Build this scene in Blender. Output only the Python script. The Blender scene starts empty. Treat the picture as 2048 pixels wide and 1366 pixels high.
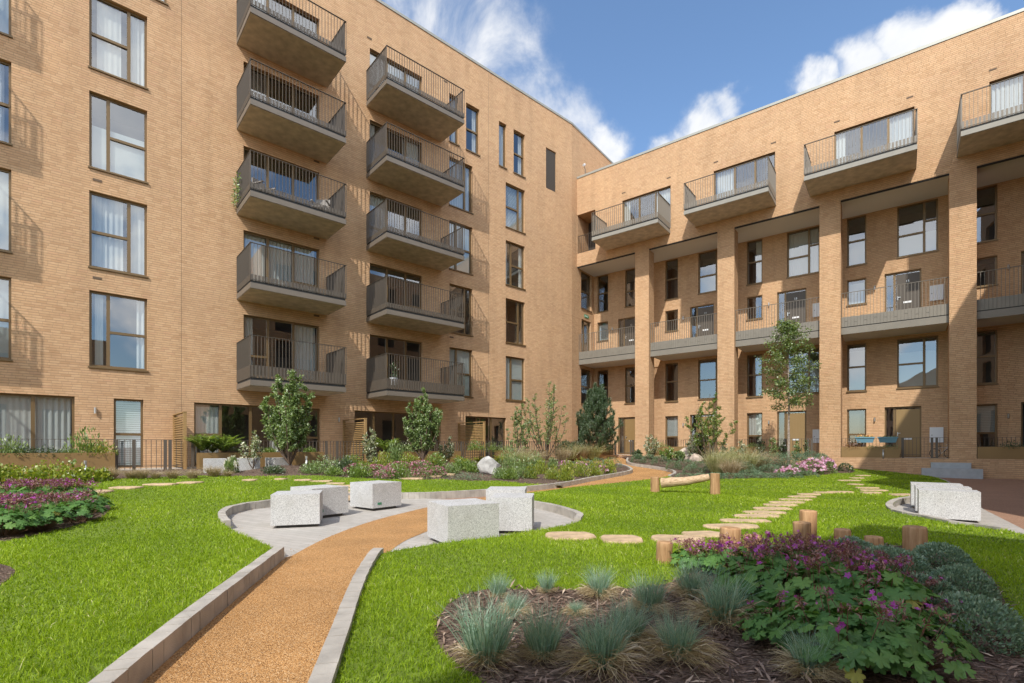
SUN = 2.85; SKY = .15; CLOUD = 4.7; SKYTINT = (.86, .95, 1.0); EXPO = .62
import bpy, math, random
import numpy as np
from mathutils import Vector, Matrix
from mathutils.geometry import delaunay_2d_cdt
random.seed(7); rng = np.random.default_rng(7)
S = bpy.context.scene
COL = S.collection
R_ = math.radians

# ------------------------------------------------------------------ frames
F, HY, CX, EYE = 1005.0, 893.0, 1024.0, 1.2
AL, AR = math.atan(1136 / F), math.atan(1294 / F)
L = (math.sin(AL), math.cos(AL)); NL = (L[1], -L[0]); DL = -20.18
RR = (-math.sin(AR), math.cos(AR)); NR = (-RR[1], RR[0]); DR = -26.59
PC = (3.587, 30.117)          # bend in the long facade
PR = (3.957, 30.594)          # inner corner where the town houses start
ROT_L = math.atan2(L[1], L[0]); ROT_R = math.atan2(-RR[1], -RR[0])

def lw(u, y, z=0.0):          # long-block frame -> world (y grows into the wall)
    return Vector((PC[0] + L[0] * u - NL[0] * y, PC[1] + L[1] * u - NL[1] * y, z))
def rw(u, y, z=0.0):          # town-house frame -> world
    return Vector((PR[0] - RR[0] * u - NR[0] * y, PR[1] - RR[1] * u - NR[1] * y, z))

def sm(t):
    t = max(0.0, min(1.0, t)); return t * t * (3 - 2 * t)
def lerp_pts(x, pts):
    if x <= pts[0][0]: return pts[0][1]
    for (a, b), (c, d) in zip(pts, pts[1:]):
        if x <= c: return b + (d - b) * (x - a) / (c - a)
    return pts[-1][1]
def base_h(x, y):             # level of the paths
    s = NL[0] * x + NL[1] * y - DL
    r = NR[0] * x + NR[1] * y - DR
    u = -(RR[0] * (x - PR[0]) + RR[1] * (y - PR[1]))
    z = lerp_pts(s, [(0, .5), (2.1, .48), (3.3, .36), (5, .30), (8, .16), (10, .04), (12, 0)])
    return z + .26 * sm((4.5 - r) / 4.5) * sm((17.5 - u) / 5.5)
MOUNDS = [(-6.8, 15.4, .22, 1.1), (-3.3, 18.4, .3, 1.5), (1.5, 23.3, .16, 1.6), (8.6, 21.9, .28, 1.9), (11.7, 21.0, .12, 1.6), (-.8, 18.6, .08, 1.2)]
def land_h(x, y):             # level of lawn and planting beds
    z = base_h(x, y) + .085
    for mx, my, h, r in MOUNDS:
        d2 = ((x - mx) ** 2 + (y - my) ** 2) / (r * r)
        if d2 < 6: z += h * math.exp(-d2)
    return z
def on(px, py, h=land_h):     # the point of the ground seen along a measured direction
    dx, dz = (px - CX) / F, (HY - py) / F
    t = .8
    while t < 40:
        if EYE + dz * t < h(dx * t, t): break
        t += .05
    a, b = t - .05, t
    for _ in range(14):
        m = (a + b) / 2
        if EYE + dz * m < h(dx * m, m): b = m
        else: a = m
    return Vector((dx * b, b, h(dx * b, b)))
def onp(px, py): return on(px, py, base_h)

# ------------------------------------------------------------------ objects
def tag(o, label=None, cat=None, group=None, kind=None):
    if label: o['label'] = label
    if cat: o['category'] = cat
    if group: o['group'] = group
    if kind: o['kind'] = kind
    return o
def empty(name, loc=(0, 0, 0), rz=0, parent=None):
    o = bpy.data.objects.new(name, None); COL.objects.link(o)
    o.location = loc; o.rotation_euler = (0, 0, rz); o.parent = parent
    o.empty_display_size = .2
    return o
def link(name, me, parent=None, loc=(0, 0, 0), rz=0, sc=1):
    o = bpy.data.objects.new(name, me); COL.objects.link(o)
    o.parent = parent; o.location = loc; o.rotation_euler = (0, 0, rz)
    o.scale = (sc, sc, sc) if not hasattr(sc, '__len__') else sc
    return o
def copy_tree(o, parent=None):
    c = o.copy(); COL.objects.link(c); c.parent = parent
    for ch in o.children: copy_tree(ch, c)
    return c

class MB:
    def __init__(s): s.v = []; s.f = []; s.m = []; s.uv = []
    def face(s, pts, m=0, uv=None):
        n = len(s.v); s.v += [tuple(p) for p in pts]
        s.f.append(tuple(range(n, n + len(pts)))); s.m.append(m)
        if uv is None:
            a, b, c = Vector(pts[0]), Vector(pts[1]), Vector(pts[2])
            nn = (b - a).cross(c - a)
            ax, ay, az = abs(nn.x), abs(nn.y), abs(nn.z)
            if az > ax and az > ay: uv = [(p[0], p[1]) for p in pts]
            elif ax > ay: uv = [(p[1], p[2]) for p in pts]
            else: uv = [(p[0], p[2]) for p in pts]
        s.uv += uv
    def box(s, x0, x1, y0, y1, z0, z1, m=0):
        a, b, c, d = (x0, y0, z0), (x1, y0, z0), (x1, y1, z0), (x0, y1, z0)
        e, f, g, h = (x0, y0, z1), (x1, y0, z1), (x1, y1, z1), (x0, y1, z1)
        for q in ((a, b, f, e), (b, c, g, f), (c, d, h, g), (d, a, e, h), (e, f, g, h), (d, c, b, a)):
            s.face(q, m)
    def obox(s, p, d, l, w, z0, z1, m=0):     # box centred at p (xy), long along d
        n = (-d[1], d[0]); c = []
        for a, b in ((-1, -1), (1, -1), (1, 1), (-1, 1)):
            c.append((p[0] + d[0] * a * l / 2 + n[0] * b * w / 2, p[1] + d[1] * a * l / 2 + n[1] * b * w / 2))
        for i in range(4):
            j = (i + 1) % 4
            s.face([(*c[i], z0), (*c[j], z0), (*c[j], z1), (*c[i], z1)], m)
        s.face([(*q, z1) for q in c], m); s.face([(*q, z0) for q in c[::-1]], m)
    def tube(s, pts, rads, n=6, m=0, cap=True):
        rings = []
        for i, p in enumerate(pts):
            p = Vector(p); q = Vector(pts[min(i + 1, len(pts) - 1)]) - Vector(pts[max(i - 1, 0)])
            if q.length < 1e-6: q = Vector((0, 0, 1))
            q.normalize(); a = q.orthogonal().normalized() if i == 0 else (A - q * A.dot(q)).normalized()
            A = a; b = q.cross(a)
            k = len(s.v)
            for j in range(n):
                t = 2 * math.pi * j / n
                s.v.append(tuple(p + (a * math.cos(t) + b * math.sin(t)) * rads[i]))
            rings.append(k)
        for i in range(len(rings) - 1):
            for j in range(n):
                k = (j + 1) % n
                s.f.append((rings[i] + j, rings[i] + k, rings[i + 1] + k, rings[i + 1] + j)); s.m.append(m)
                s.uv += [(j / n, i), ((j + 1) / n, i), ((j + 1) / n, i + 1), (j / n, i + 1)]
        if cap:
            for r, rev in ((rings[0], True), (rings[-1], False)):
                f = tuple(range(r, r + n)); f = f[::-1] if rev else f
                s.f.append(f); s.m.append(m); s.uv += [(0, 0)] * n
    def mesh(s, name, mats, smooth=False):
        me = bpy.data.meshes.new(name); me.from_pydata(s.v, [], s.f)
        for x in mats: me.materials.append(x)
        me.polygons.foreach_set('material_index', s.m)
        if smooth: me.polygons.foreach_set('use_smooth', [True] * len(s.f))
        u = me.uv_layers.new(name='UVMap')
        u.data.foreach_set('uv', np.array(s.uv, dtype=np.float32).ravel())
        me.update(); return me
    def build(s, name, mats, parent=None, loc=(0, 0, 0), rz=0, smooth=False, bevel=0):
        if not isinstance(mats, (list, tuple)): mats = [mats]
        o = link(name, s.mesh(name, mats, smooth), parent, loc, rz)
        if bevel:
            b = o.modifiers.new('edge', 'BEVEL'); b.width = bevel; b.segments = 2; b.limit_method = 'ANGLE'
        return o

def np_mesh(name, V, faces_idx, mats, var=None, smooth=False):
    """V (N,3); faces_idx list of arrays (M,k)."""
    me = bpy.data.meshes.new(name)
    V = np.asarray(V, dtype=np.float32)
    me.vertices.add(len(V)); me.vertices.foreach_set('co', V.ravel())
    loops = np.concatenate([f.ravel() for f in faces_idx]).astype(np.int32)
    tot = np.concatenate([np.full(len(f), f.shape[1]) for f in faces_idx]).astype(np.int32)
    st = np.concatenate([[0], np.cumsum(tot)[:-1]]).astype(np.int32)
    me.loops.add(len(loops)); me.loops.foreach_set('vertex_index', loops)
    me.polygons.add(len(tot)); me.polygons.foreach_set('loop_start', st); me.polygons.foreach_set('loop_total', tot)
    if smooth: me.polygons.foreach_set('use_smooth', np.ones(len(tot), dtype=bool))
    for x in (mats if isinstance(mats, (list, tuple)) else [mats]): me.materials.append(x)
    if var is not None:
        a = me.attributes.new('var', 'FLOAT', 'POINT'); a.data.foreach_set('value', np.asarray(var, dtype=np.float32))
    me.update(calc_edges=True); me.validate(); return me
def merge(parts):             # [(V, [faces], var)] -> one
    Vs, Fs, Va, n = [], [], [], 0
    for V, fs, va in parts:
        Vs.append(V); Va.append(va)
        for f in fs: Fs.append(f + n)
        n += len(V)
    return np.concatenate(Vs), Fs, np.concatenate(Va)

# ------------------------------------------------------------------ materials
def M(name):
    m = bpy.data.materials.new(name); m.use_nodes = True
    nt = m.node_tree; nt.nodes.clear()
    return m, nt
def N(nt, t, **kw):
    n = nt.nodes.new(t)
    for k, v in kw.items():
        if k.startswith('i_'):
            key = k[2:]; key = int(key) if key.isdigit() else key.replace('_', ' ')
            n.inputs[key].default_value = v
        else: setattr(n, k, v)
    return n
def ramp(nt, stops, interp='LINEAR'):
    n = nt.nodes.new('ShaderNodeValToRGB'); e = n.color_ramp.elements; n.color_ramp.interpolation = interp
    while len(e) < len(stops): e.new(.5)
    for i, (p, c) in enumerate(stops):
        e[i].position = p; e[i].color = (*c, 1) if len(c) == 3 else c
    return n
def out(nt, sh):
    o = nt.nodes.new('ShaderNodeOutputMaterial'); nt.links.new(sh, o.inputs['Surface'])
def mixc(nt, fac, a, b, mode='MIX'):
    n = nt.nodes.new('ShaderNodeMix'); n.data_type = 'RGBA'; n.blend_type = mode
    for s, v in ((n.inputs[0], fac), (n.inputs[6], a), (n.inputs[7], b)):
        if hasattr(v, 'links'): nt.links.new(v, s)
        else: s.default_value = v if not hasattr(v, '__len__') or len(v) == 4 else (*v, 1)
    return n.outputs[2]
def plain(name, c, rough=.6, metal=0, spec=.5, noise=0, nscale=8, bump=0, bscale=60):
    m, nt = M(name); p = N(nt, 'ShaderNodeBsdfPrincipled'); p.inputs['Roughness'].default_value = rough
    p.inputs['Metallic'].default_value = metal; p.inputs['Specular IOR Level'].default_value = spec
    p.inputs['Base Color'].default_value = (*c, 1)
    tc = N(nt, 'ShaderNodeTexCoord')
    if noise:
        n = N(nt, 'ShaderNodeTexNoise', i_Scale=nscale, i_Detail=6.0); nt.links.new(tc.outputs['Object'], n.inputs['Vector'])
        r = ramp(nt, [(.3, tuple(x * (1 - noise) for x in c)), (.7, tuple(min(1, x * (1 + noise)) for x in c))])
        nt.links.new(n.outputs[0], r.inputs[0]); nt.links.new(r.outputs[0], p.inputs['Base Color'])
    if bump:
        n = N(nt, 'ShaderNodeTexNoise', i_Scale=bscale, i_Detail=4.0); nt.links.new(tc.outputs['Object'], n.inputs['Vector'])
        b = N(nt, 'ShaderNodeBump', i_Strength=bump, i_Distance=.01); nt.links.new(n.outputs[0], b.inputs['Height'])
        nt.links.new(b.outputs[0], p.inputs['Normal'])
    out(nt, p.outputs[0]); return m

def brick_mat():
    m, nt = M('buff_brick')
    uv = N(nt, 'ShaderNodeUVMap')
    sp = N(nt, 'ShaderNodeSeparateXYZ'); nt.links.new(uv.outputs[0], sp.inputs[0])
    row = N(nt, 'ShaderNodeMath', operation='DIVIDE', i_1=.075); nt.links.new(sp.outputs[1], row.inputs[0])
    fl = N(nt, 'ShaderNodeMath', operation='FLOOR'); nt.links.new(row.outputs[0], fl.inputs[0])
    wn = N(nt, 'ShaderNodeTexWhiteNoise', noise_dimensions='1D'); nt.links.new(fl.outputs[0], wn.inputs['W'])
    sh = N(nt, 'ShaderNodeMath', operation='MULTIPLY_ADD', i_1=.225); nt.links.new(wn.outputs[0], sh.inputs[0]); nt.links.new(sp.outputs[0], sh.inputs[2])
    cb = N(nt, 'ShaderNodeCombineXYZ'); nt.links.new(sh.outputs[0], cb.inputs[0]); nt.links.new(sp.outputs[1], cb.inputs[1])
    br = N(nt, 'ShaderNodeTexBrick', offset=0.0, i_Scale=1.0, i_Mortar_Size=.0055, i_Mortar_Smooth=.3, i_Bias=0.0, i_Brick_Width=.225, i_Row_Height=.075)
    br.inputs['Color1'].default_value = (0, 0, 0, 1); br.inputs['Color2'].default_value = (1, 1, 1, 1); br.inputs['Mortar'].default_value = (.5, .5, .5, 1)
    nt.links.new(cb.outputs[0], br.inputs['Vector'])
    fr = N(nt, 'ShaderNodeMath', operation='FRACT'); nt.links.new(row.outputs[0], fr.inputs[0])
    bj = N(nt, 'ShaderNodeMath', operation='LESS_THAN', i_1=.17); nt.links.new(fr.outputs[0], bj.inputs[0])
    r = ramp(nt, [(0, (.525, .325, .18)), (.15, (.575, .365, .208)), (.55, (.61, .395, .228)), (.85, (.635, .42, .248)), (1, (.585, .36, .212))])
    nt.links.new(br.outputs['Color'], r.inputs[0])
    hf = N(nt, 'ShaderNodeMath', operation='MULTIPLY', i_1=.55); nt.links.new(br.outputs['Fac'], hf.inputs[0])
    mor = mixc(nt, hf.outputs[0], r.outputs[0], (.33, .225, .135))
    bf = N(nt, 'ShaderNodeMath', operation='MULTIPLY', i_1=.55); nt.links.new(bj.outputs[0], bf.inputs[0]); mor = mixc(nt, bf.outputs[0], mor, (.27, .18, .105))  # bed joints darkened again, shadow under each course put into the colour
    # broad weathering, different bundles of brick
    n = N(nt, 'ShaderNodeTexNoise', i_Scale=.35, i_Detail=5.0, i_Roughness=.6); nt.links.new(uv.outputs[0], n.inputs['Vector'])
    r2 = ramp(nt, [(.3, (.90, .90, .91)), (.7, (1.06, 1.05, 1.03))]); nt.links.new(n.outputs[0], r2.inputs[0])
    c = mixc(nt, 1.0, mor, r2.outputs[0], 'MULTIPLY')
    ms = N(nt, 'ShaderNodeMapping'); ms.inputs['Scale'].default_value = (2.2, .22, 1); nt.links.new(uv.outputs[0], ms.inputs[0])
    ns = N(nt, 'ShaderNodeTexNoise', i_Scale=1.0, i_Detail=5.0); nt.links.new(ms.outputs[0], ns.inputs['Vector'])
    rs = ramp(nt, [(.28, (.86, .855, .85)), (.5, (1, 1, 1)), (.75, (1.05, 1.05, 1.06))]); nt.links.new(ns.outputs[0], rs.inputs[0]); c = mixc(nt, .8, c, rs.outputs[0], 'MULTIPLY')
    mp = N(nt, 'ShaderNodeMapping'); mp.inputs['Scale'].default_value = (9, 40, 1); nt.links.new(uv.outputs[0], mp.inputs[0])
    n3 = N(nt, 'ShaderNodeTexNoise', i_Scale=1.0, i_Detail=3.0); nt.links.new(mp.outputs[0], n3.inputs['Vector'])
    r3 = ramp(nt, [(.3, (.86, .85, .84)), (.7, (1.1, 1.1, 1.1))]); nt.links.new(n3.outputs[0], r3.inputs[0])
    c = mixc(nt, .6, c, r3.outputs[0], 'MULTIPLY')
    p = N(nt, 'ShaderNodeBsdfPrincipled', i_Roughness=.88); p.inputs['Specular IOR Level'].default_value = .25
    nt.links.new(c, p.inputs['Base Color'])
    inv = N(nt, 'ShaderNodeMath', operation='SUBTRACT', i_0=1.0); nt.links.new(br.outputs['Fac'], inv.inputs[1])
    ad = N(nt, 'ShaderNodeMath', operation='ADD'); nt.links.new(inv.outputs[0], ad.inputs[0])
    mu = N(nt, 'ShaderNodeMath', operation='MULTIPLY', i_1=.35); nt.links.new(n3.outputs[0], mu.inputs[0]); nt.links.new(mu.outputs[0], ad.inputs[1])
    b = N(nt, 'ShaderNodeBump', i_Strength=.9, i_Distance=.006); nt.links.new(ad.outputs[0], b.inputs['Height'])
    nt.links.new(b.outputs[0], p.inputs['Normal']); out(nt, p.outputs[0]); return m
def glass_mat():
    m, nt = M('window_glass')
    lw_ = N(nt, 'ShaderNodeLayerWeight', i_Blend=.5)   # same from both sides, so sun gets in
    pw = N(nt, 'ShaderNodeMath', operation='POWER', i_1=3.5); nt.links.new(lw_.outputs['Facing'], pw.inputs[0])
    mr = N(nt, 'ShaderNodeMapRange'); mr.inputs[3].default_value = .2; mr.inputs[4].default_value = 1
    nt.links.new(pw.outputs[0], mr.inputs[0])
    t = N(nt, 'ShaderNodeBsdfTransparent'); t.inputs[0].default_value = (.86, .90, .89, 1)
    g = N(nt, 'ShaderNodeBsdfGlossy', i_Roughness=.0); g.inputs[0].default_value = (.95, .97, 1, 1)
    # float glass is never perfectly flat
    tc = N(nt, 'ShaderNodeTexCoord'); n = N(nt, 'ShaderNodeTexNoise', i_Scale=.9, i_Detail=1.0); nt.links.new(tc.outputs['Object'], n.inputs['Vector'])
    b = N(nt, 'ShaderNodeBump', i_Strength=.12, i_Distance=.02); nt.links.new(n.outputs[0], b.inputs['Height']); nt.links.new(b.outputs[0], g.inputs['Normal'])
    mx = N(nt, 'ShaderNodeMixShader'); nt.links.new(mr.outputs[0], mx.inputs[0]); nt.links.new(t.outputs[0], mx.inputs[1]); nt.links.new(g.outputs[0], mx.inputs[2])
    out(nt, mx.outputs[0]); return m
def cloth_mat(name, c):
    m, nt = M(name); d = N(nt, 'ShaderNodeBsdfDiffuse'); d.inputs[0].default_value = (*c, 1)
    t = N(nt, 'ShaderNodeBsdfTranslucent'); t.inputs[0].default_value = (*c, 1)
    mx = N(nt, 'ShaderNodeMixShader', i_0=.3); nt.links.new(d.outputs[0], mx.inputs[1]); nt.links.new(t.outputs[0], mx.inputs[2]); out(nt, mx.outputs[0]); return m
def leaf_mat(name, stops, trans=.35, rough=.45, gl=.08):
    m, nt = M(name)
    a = N(nt, 'ShaderNodeAttribute', attribute_name='var')
    r = ramp(nt, stops); nt.links.new(a.outputs['Fac'], r.inputs[0])
    d = N(nt, 'ShaderNodeBsdfDiffuse'); t = N(nt, 'ShaderNodeBsdfTranslucent'); g = N(nt, 'ShaderNodeBsdfGlossy', i_Roughness=rough)
    g.inputs[0].default_value = (1, 1, 1, 1)
    nt.links.new(r.outputs[0], d.inputs[0])
    tc = mixc(nt, 1.0, r.outputs[0], (1.25, 1.3, .6), 'MULTIPLY'); nt.links.new(tc, t.inputs[0])
    x = N(nt, 'ShaderNodeMixShader', i_0=trans); nt.links.new(d.outputs[0], x.inputs[1]); nt.links.new(t.outputs[0], x.inputs[2])
    y = N(nt, 'ShaderNodeMixShader', i_0=gl); nt.links.new(x.outputs[0], y.inputs[1]); nt.links.new(g.outputs[0], y.inputs[2])
    out(nt, y.outputs[0]); return m
def grain_mat(name, stops, scale, bump=.6, dist=.004, big=.0, rough=.8, stretch=None):
    m, nt = M(name); tc = N(nt, 'ShaderNodeTexCoord'); v = N(nt, 'ShaderNodeTexVoronoi', i_Scale=scale)
    src = tc.outputs['Object']
    if stretch:
        mp = N(nt, 'ShaderNodeMapping'); mp.inputs['Scale'].default_value = stretch; nt.links.new(src, mp.inputs[0]); src = mp.outputs[0]
    nt.links.new(src, v.inputs['Vector'])
    sx = N(nt, 'ShaderNodeSeparateColor'); nt.links.new(v.outputs['Color'], sx.inputs[0])
    r = ramp(nt, stops); nt.links.new(sx.outputs[0], r.inputs[0])
    c = r.outputs[0]
    if big:
        n = N(nt, 'ShaderNodeTexNoise', i_Scale=1.3, i_Detail=6.0); nt.links.new(tc.outputs['Object'], n.inputs['Vector'])
        r2 = ramp(nt, [(.3, (1 - big,) * 3), (.7, (1 + big,) * 3)]); nt.links.new(n.outputs[0], r2.inputs[0])
        c = mixc(nt, 1.0, c, r2.outputs[0], 'MULTIPLY')
    p = N(nt, 'ShaderNodeBsdfPrincipled', i_Roughness=rough); p.inputs['Specular IOR Level'].default_value = .3
    nt.links.new(c, p.inputs['Base Color'])
    b = N(nt, 'ShaderNodeBump', i_Strength=bump, i_Distance=dist); b.invert = True
    nt.links.new(v.outputs['Distance'], b.inputs['Height']); nt.links.new(b.outputs[0], p.inputs['Normal'])
    out(nt, p.outputs[0]); return m
def setts_mat():
    m, nt = M('pale_paving'); tc = N(nt, 'ShaderNodeTexCoord')
    mp = N(nt, 'ShaderNodeMapping'); mp.inputs['Rotation'].default_value = (0, 0, .5); nt.links.new(tc.outputs['Object'], mp.inputs[0])
    br = N(nt, 'ShaderNodeTexBrick', offset=.5, i_Scale=1.0, i_Mortar_Size=.004, i_Brick_Width=.24, i_Row_Height=.12)
    br.inputs['Color1'].default_value = (.40, .375, .335, 1); br.inputs['Color2'].default_value = (.47, .44, .40, 1); br.inputs['Mortar'].default_value = (.30, .275, .24, 1)
    nt.links.new(mp.outputs[0], br.inputs['Vector'])
    n = N(nt, 'ShaderNodeTexNoise', i_Scale=260.0, i_Detail=2.0); nt.links.new(tc.outputs['Object'], n.inputs['Vector'])
    r = ramp(nt, [(.3, (.84,) * 3), (.7, (1.1,) * 3)]); nt.links.new(n.outputs[0], r.inputs[0])
    c = mixc(nt, 1.0, br.outputs[0], r.outputs[0], 'MULTIPLY')
    p = N(nt, 'ShaderNodeBsdfPrincipled', i_Roughness=.8); nt.links.new(c, p.inputs['Base Color'])
    b = N(nt, 'ShaderNodeBump', i_Strength=.5, i_Distance=.004); b.invert = True; nt.links.new(br.outputs['Fac'], b.inputs['Height']); nt.links.new(b.outputs[0], p.inputs['Normal'])
    out(nt, p.outputs[0]); return m
def granite_mat():
    m, nt = M('silver_granite'); tc = N(nt, 'ShaderNodeTexCoord')
    v = N(nt, 'ShaderNodeTexVoronoi', i_Scale=230.0); nt.links.new(tc.outputs['Object'], v.inputs['Vector'])
    sx = N(nt, 'ShaderNodeSeparateColor'); nt.links.new(v.outputs['Color'], sx.inputs[0])
    r = ramp(nt, [(0, (.15, .15, .15)), (.12, (.24, .24, .24)), (.2, (.43, .43, .425)), (.6, (.55, .55, .54)), (1, (.67, .67, .66))]); nt.links.new(sx.outputs[0], r.inputs[0])
    nd = N(nt, 'ShaderNodeTexNoise', i_Scale=3.2, i_Detail=8.0, i_Roughness=.65); nt.links.new(tc.outputs['Object'], nd.inputs['Vector'])
    rd = ramp(nt, [(.3, (.86, .85, .82)), (.5, (1, 1, 1)), (.75, (1.04, 1.04, 1.04))]); nt.links.new(nd.outputs[0], rd.inputs[0]); cg = mixc(nt, 1.0, r.outputs[0], rd.outputs[0], 'MULTIPLY')
    p = N(nt, 'ShaderNodeBsdfPrincipled', i_Roughness=.7); nt.links.new(cg, p.inputs['Base Color'])
    n = N(nt, 'ShaderNodeTexNoise', i_Scale=160.0, i_Detail=3.0); nt.links.new(tc.outputs['Object'], n.inputs['Vector'])
    b = N(nt, 'ShaderNodeBump', i_Strength=.5, i_Distance=.003); nt.links.new(n.outputs[0], b.inputs['Height']); nt.links.new(b.outputs[0], p.inputs['Normal'])
    out(nt, p.outputs[0]); return m
def wood_mat(name, a, b, scale=(18, 18, 1.5), cracks=True):
    m, nt = M(name); tc = N(nt, 'ShaderNodeTexCoord'); mp = N(nt, 'ShaderNodeMapping'); mp.inputs['Scale'].default_value = scale
    nt.links.new(tc.outputs['Object'], mp.inputs[0])
    n = N(nt, 'ShaderNodeTexNoise', i_Scale=1.6, i_Detail=7.0, i_Roughness=.65); nt.links.new(mp.outputs[0], n.inputs['Vector'])
    r = ramp(nt, [(.30, tuple(x * .42 for x in a)), (.43, a), (.68, b)]); nt.links.new(n.outputs[0], r.inputs[0])
    oi = N(nt, 'ShaderNodeObjectInfo'); rv = ramp(nt, [(0, (.85, .85, .85)), (1, (1.12, 1.1, 1.08))]); nt.links.new(oi.outputs['Random'], rv.inputs[0])
    c = mixc(nt, 1.0, r.outputs[0], rv.outputs[0], 'MULTIPLY')
    p = N(nt, 'ShaderNodeBsdfPrincipled', i_Roughness=.75); nt.links.new(c, p.inputs['Base Color'])
    bp = N(nt, 'ShaderNodeBump', i_Strength=.5, i_Distance=.006); nt.links.new(n.outputs[0], bp.inputs['Height']); nt.links.new(bp.outputs[0], p.inputs['Normal'])
    out(nt, p.outputs[0]); return m

BRICK = brick_mat(); GLASS = glass_mat()
BRONZE = plain('bronze_frame', (.19, .125, .058), .42, .35)
RAILM = plain('rail_metal', (.105, .087, .068), .5, .0); RAILT = plain('pale_rail_metal', (.21, .185, .15), .5, .0)
FASCIA = plain('slab_edge_metal', (.29, .275, .235), .55, .0, noise=.06, nscale=3)
FASCIAL = plain('dimmed_brown_edge_metal', (.165, .14, .112), .55, .0, noise=.06, nscale=3)  # brownish slab edge metal, darkened in colour for the glancing sun
FASCIAG = plain('gallery_edge_metal', (.215, .195, .16), .55, .0, noise=.06, nscale=3)
CONC = plain('concrete_soffit', (.53, .45, .365), .85, noise=.2, nscale=3.4, bump=.2, bscale=40)
SOFFIT = plain('white_soffit', (.62, .58, .53), .8)
SHADOWGAP = plain('gap_shade_black', (.02, .02, .02), .8)  # near-black standing in for shade in gaps; also used for plain black parts
PLANTERM = plain('gold_planter_metal', (.27, .17, .066), .5, .15, noise=.06, nscale=2)
DOORM = plain('gold_door_paint', (.30, .20, .085), .45, .1)
DOORD = plain('dark_door_paint', (.085, .07, .055), .5, .1)
STEEL = plain('brushed_steel', (.62, .62, .6), .35, .8)
WHITEP = plain('white_plastic', (.74, .76, .78), .5)
VENT = plain('vent_brick', (.14, .095, .06), .8)
COPING = plain('coping_metal', (.36, .36, .32), .5, .3)
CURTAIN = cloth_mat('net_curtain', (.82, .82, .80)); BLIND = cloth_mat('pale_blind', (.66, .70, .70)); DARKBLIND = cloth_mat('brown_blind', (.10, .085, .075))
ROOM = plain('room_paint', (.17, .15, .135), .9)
KERBM = plain('kerb_concrete', (.40, .37, .325), .85, noise=.22, nscale=5, bump=.3, bscale=120)
GRANITE = granite_mat(); PLINTH = plain('granite_plinth', (.10, .095, .09), .85)
PAVING = setts_mat()
PATHM = grain_mat('resin_gravel', [(0, (.15, .075, .028)), (.2, (.33, .165, .056)), (.55, (.48, .25, .088)), (.85, (.58, .33, .135)), (1, (.62, .43, .24))], 165, .8, .006, .15)
ROADM = grain_mat('brown_resin', [(0, (.22, .125, .08)), (.6, (.34, .20, .13)), (1, (.44, .28, .19))], 120, .5, .004, .08)
SOILM = grain_mat('bark_soil', [(0, (.075, .05, .036)), (.6, (.175, .118, .087)), (1, (.30, .215, .16))], 45, 1, .02, .2, stretch=(1, 2.4, 1))
TURFM = plain('turf_soil', (.13, .19, .014), .95, noise=.35, nscale=25)
STONEM = plain('sandstone', (.50, .365, .225), .85, noise=.24, nscale=7, bump=.6, bscale=25)
BOULDERM = plain('grey_boulder', (.43, .42, .40), .85, noise=.25, nscale=6, bump=.6, bscale=25)
PINKROCK = plain('pink_boulder', (.50, .41, .335), .85, noise=.22, nscale=7, bump=.5, bscale=25)
PATIO = plain('patio_slab', (.40, .36, .31), .85, noise=.1, nscale=5)
STEPM = plain('step_slate', (.40, .43, .45), .75, noise=.1, nscale=6)
SCREENW = wood_mat('screen_timber', (.36, .22, .085), (.47, .305, .13), (3, 3, 30))
POSTW = wood_mat('peeled_log', (.36, .205, .095), (.53, .335, .175))
BEAMW = wood_mat('weathered_log', (.42, .29, .17), (.60, .45, .30), (2, 18, 18))
BARK = plain('shrub_bark', (.15, .105, .075), .9, noise=.3, nscale=30)
PALEBARK = plain('birch_like_bark', (.34, .28, .23), .9, noise=.45, nscale=22)
# ------------------------------------------------------------------ building kit
def pbox(mb, P, u0, u1, z0, z1, d0, d1, m=0):
    a, b, c, d = P(u0, z0, d0), P(u1, z0, d0), P(u1, z0, d1), P(u0, z0, d1)
    e, f, g, h = P(u0, z1, d0), P(u1, z1, d0), P(u1, z1, d1), P(u0, z1, d1)
    for q in ((a, b, f, e), (b, c, g, f), (c, d, h, g), (d, a, e, h), (e, f, g, h), (d, c, b, a)): mb.face(q, m)
def wall(mb, P, u0, u1, z0, z1, holes, rev=.14, m=0):
    us = sorted({u0, u1, *[min(max(h[i], u0), u1) for h in holes for i in (0, 1)]})
    zs = sorted({z0, z1, *[min(max(h[i], z0), z1) for h in holes for i in (2, 3)]})
    for za, zb in zip(zs, zs[1:]):
        run = None
        for ua, ub in zip(us, us[1:]):
            um, zm = (ua + ub) / 2, (za + zb) / 2
            if any(h[0] < um < h[1] and h[2] < zm < h[3] for h in holes):
                if run: mb.face([P(run[0], za, 0), P(run[1], za, 0), P(run[1], zb, 0), P(run[0], zb, 0)], m, [(run[0], za), (run[1], za), (run[1], zb), (run[0], zb)]); run = None
            else: run = (run[0], ub) if run else (ua, ub)
        if run: mb.face([P(run[0], za, 0), P(run[1], za, 0), P(run[1], zb, 0), P(run[0], zb, 0)], m, [(run[0], za), (run[1], za), (run[1], zb), (run[0], zb)])
    for h in holes:
        a, b, c, d = h[:4]; r = h[4] if len(h) > 4 else rev
        a, b = max(a, u0), min(b, u1)
        for (p, q) in (((a, c), (a, d)), ((b, c), (b, d))):
            mb.face([P(p[0], p[1], 0), P(q[0], q[1], 0), P(q[0], q[1], r), P(p[0], p[1], r)], m, [(0, p[1]), (0, q[1]), (r, q[1]), (r, p[1])])
        for z in (c, d):
            mb.face([P(a, z, 0), P(b, z, 0), P(b, z, r), P(a, z, r)], m, [(a, 0), (b, 0), (b, r), (a, r)])
def rnd(a, b): return random.uniform(a, b)
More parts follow.
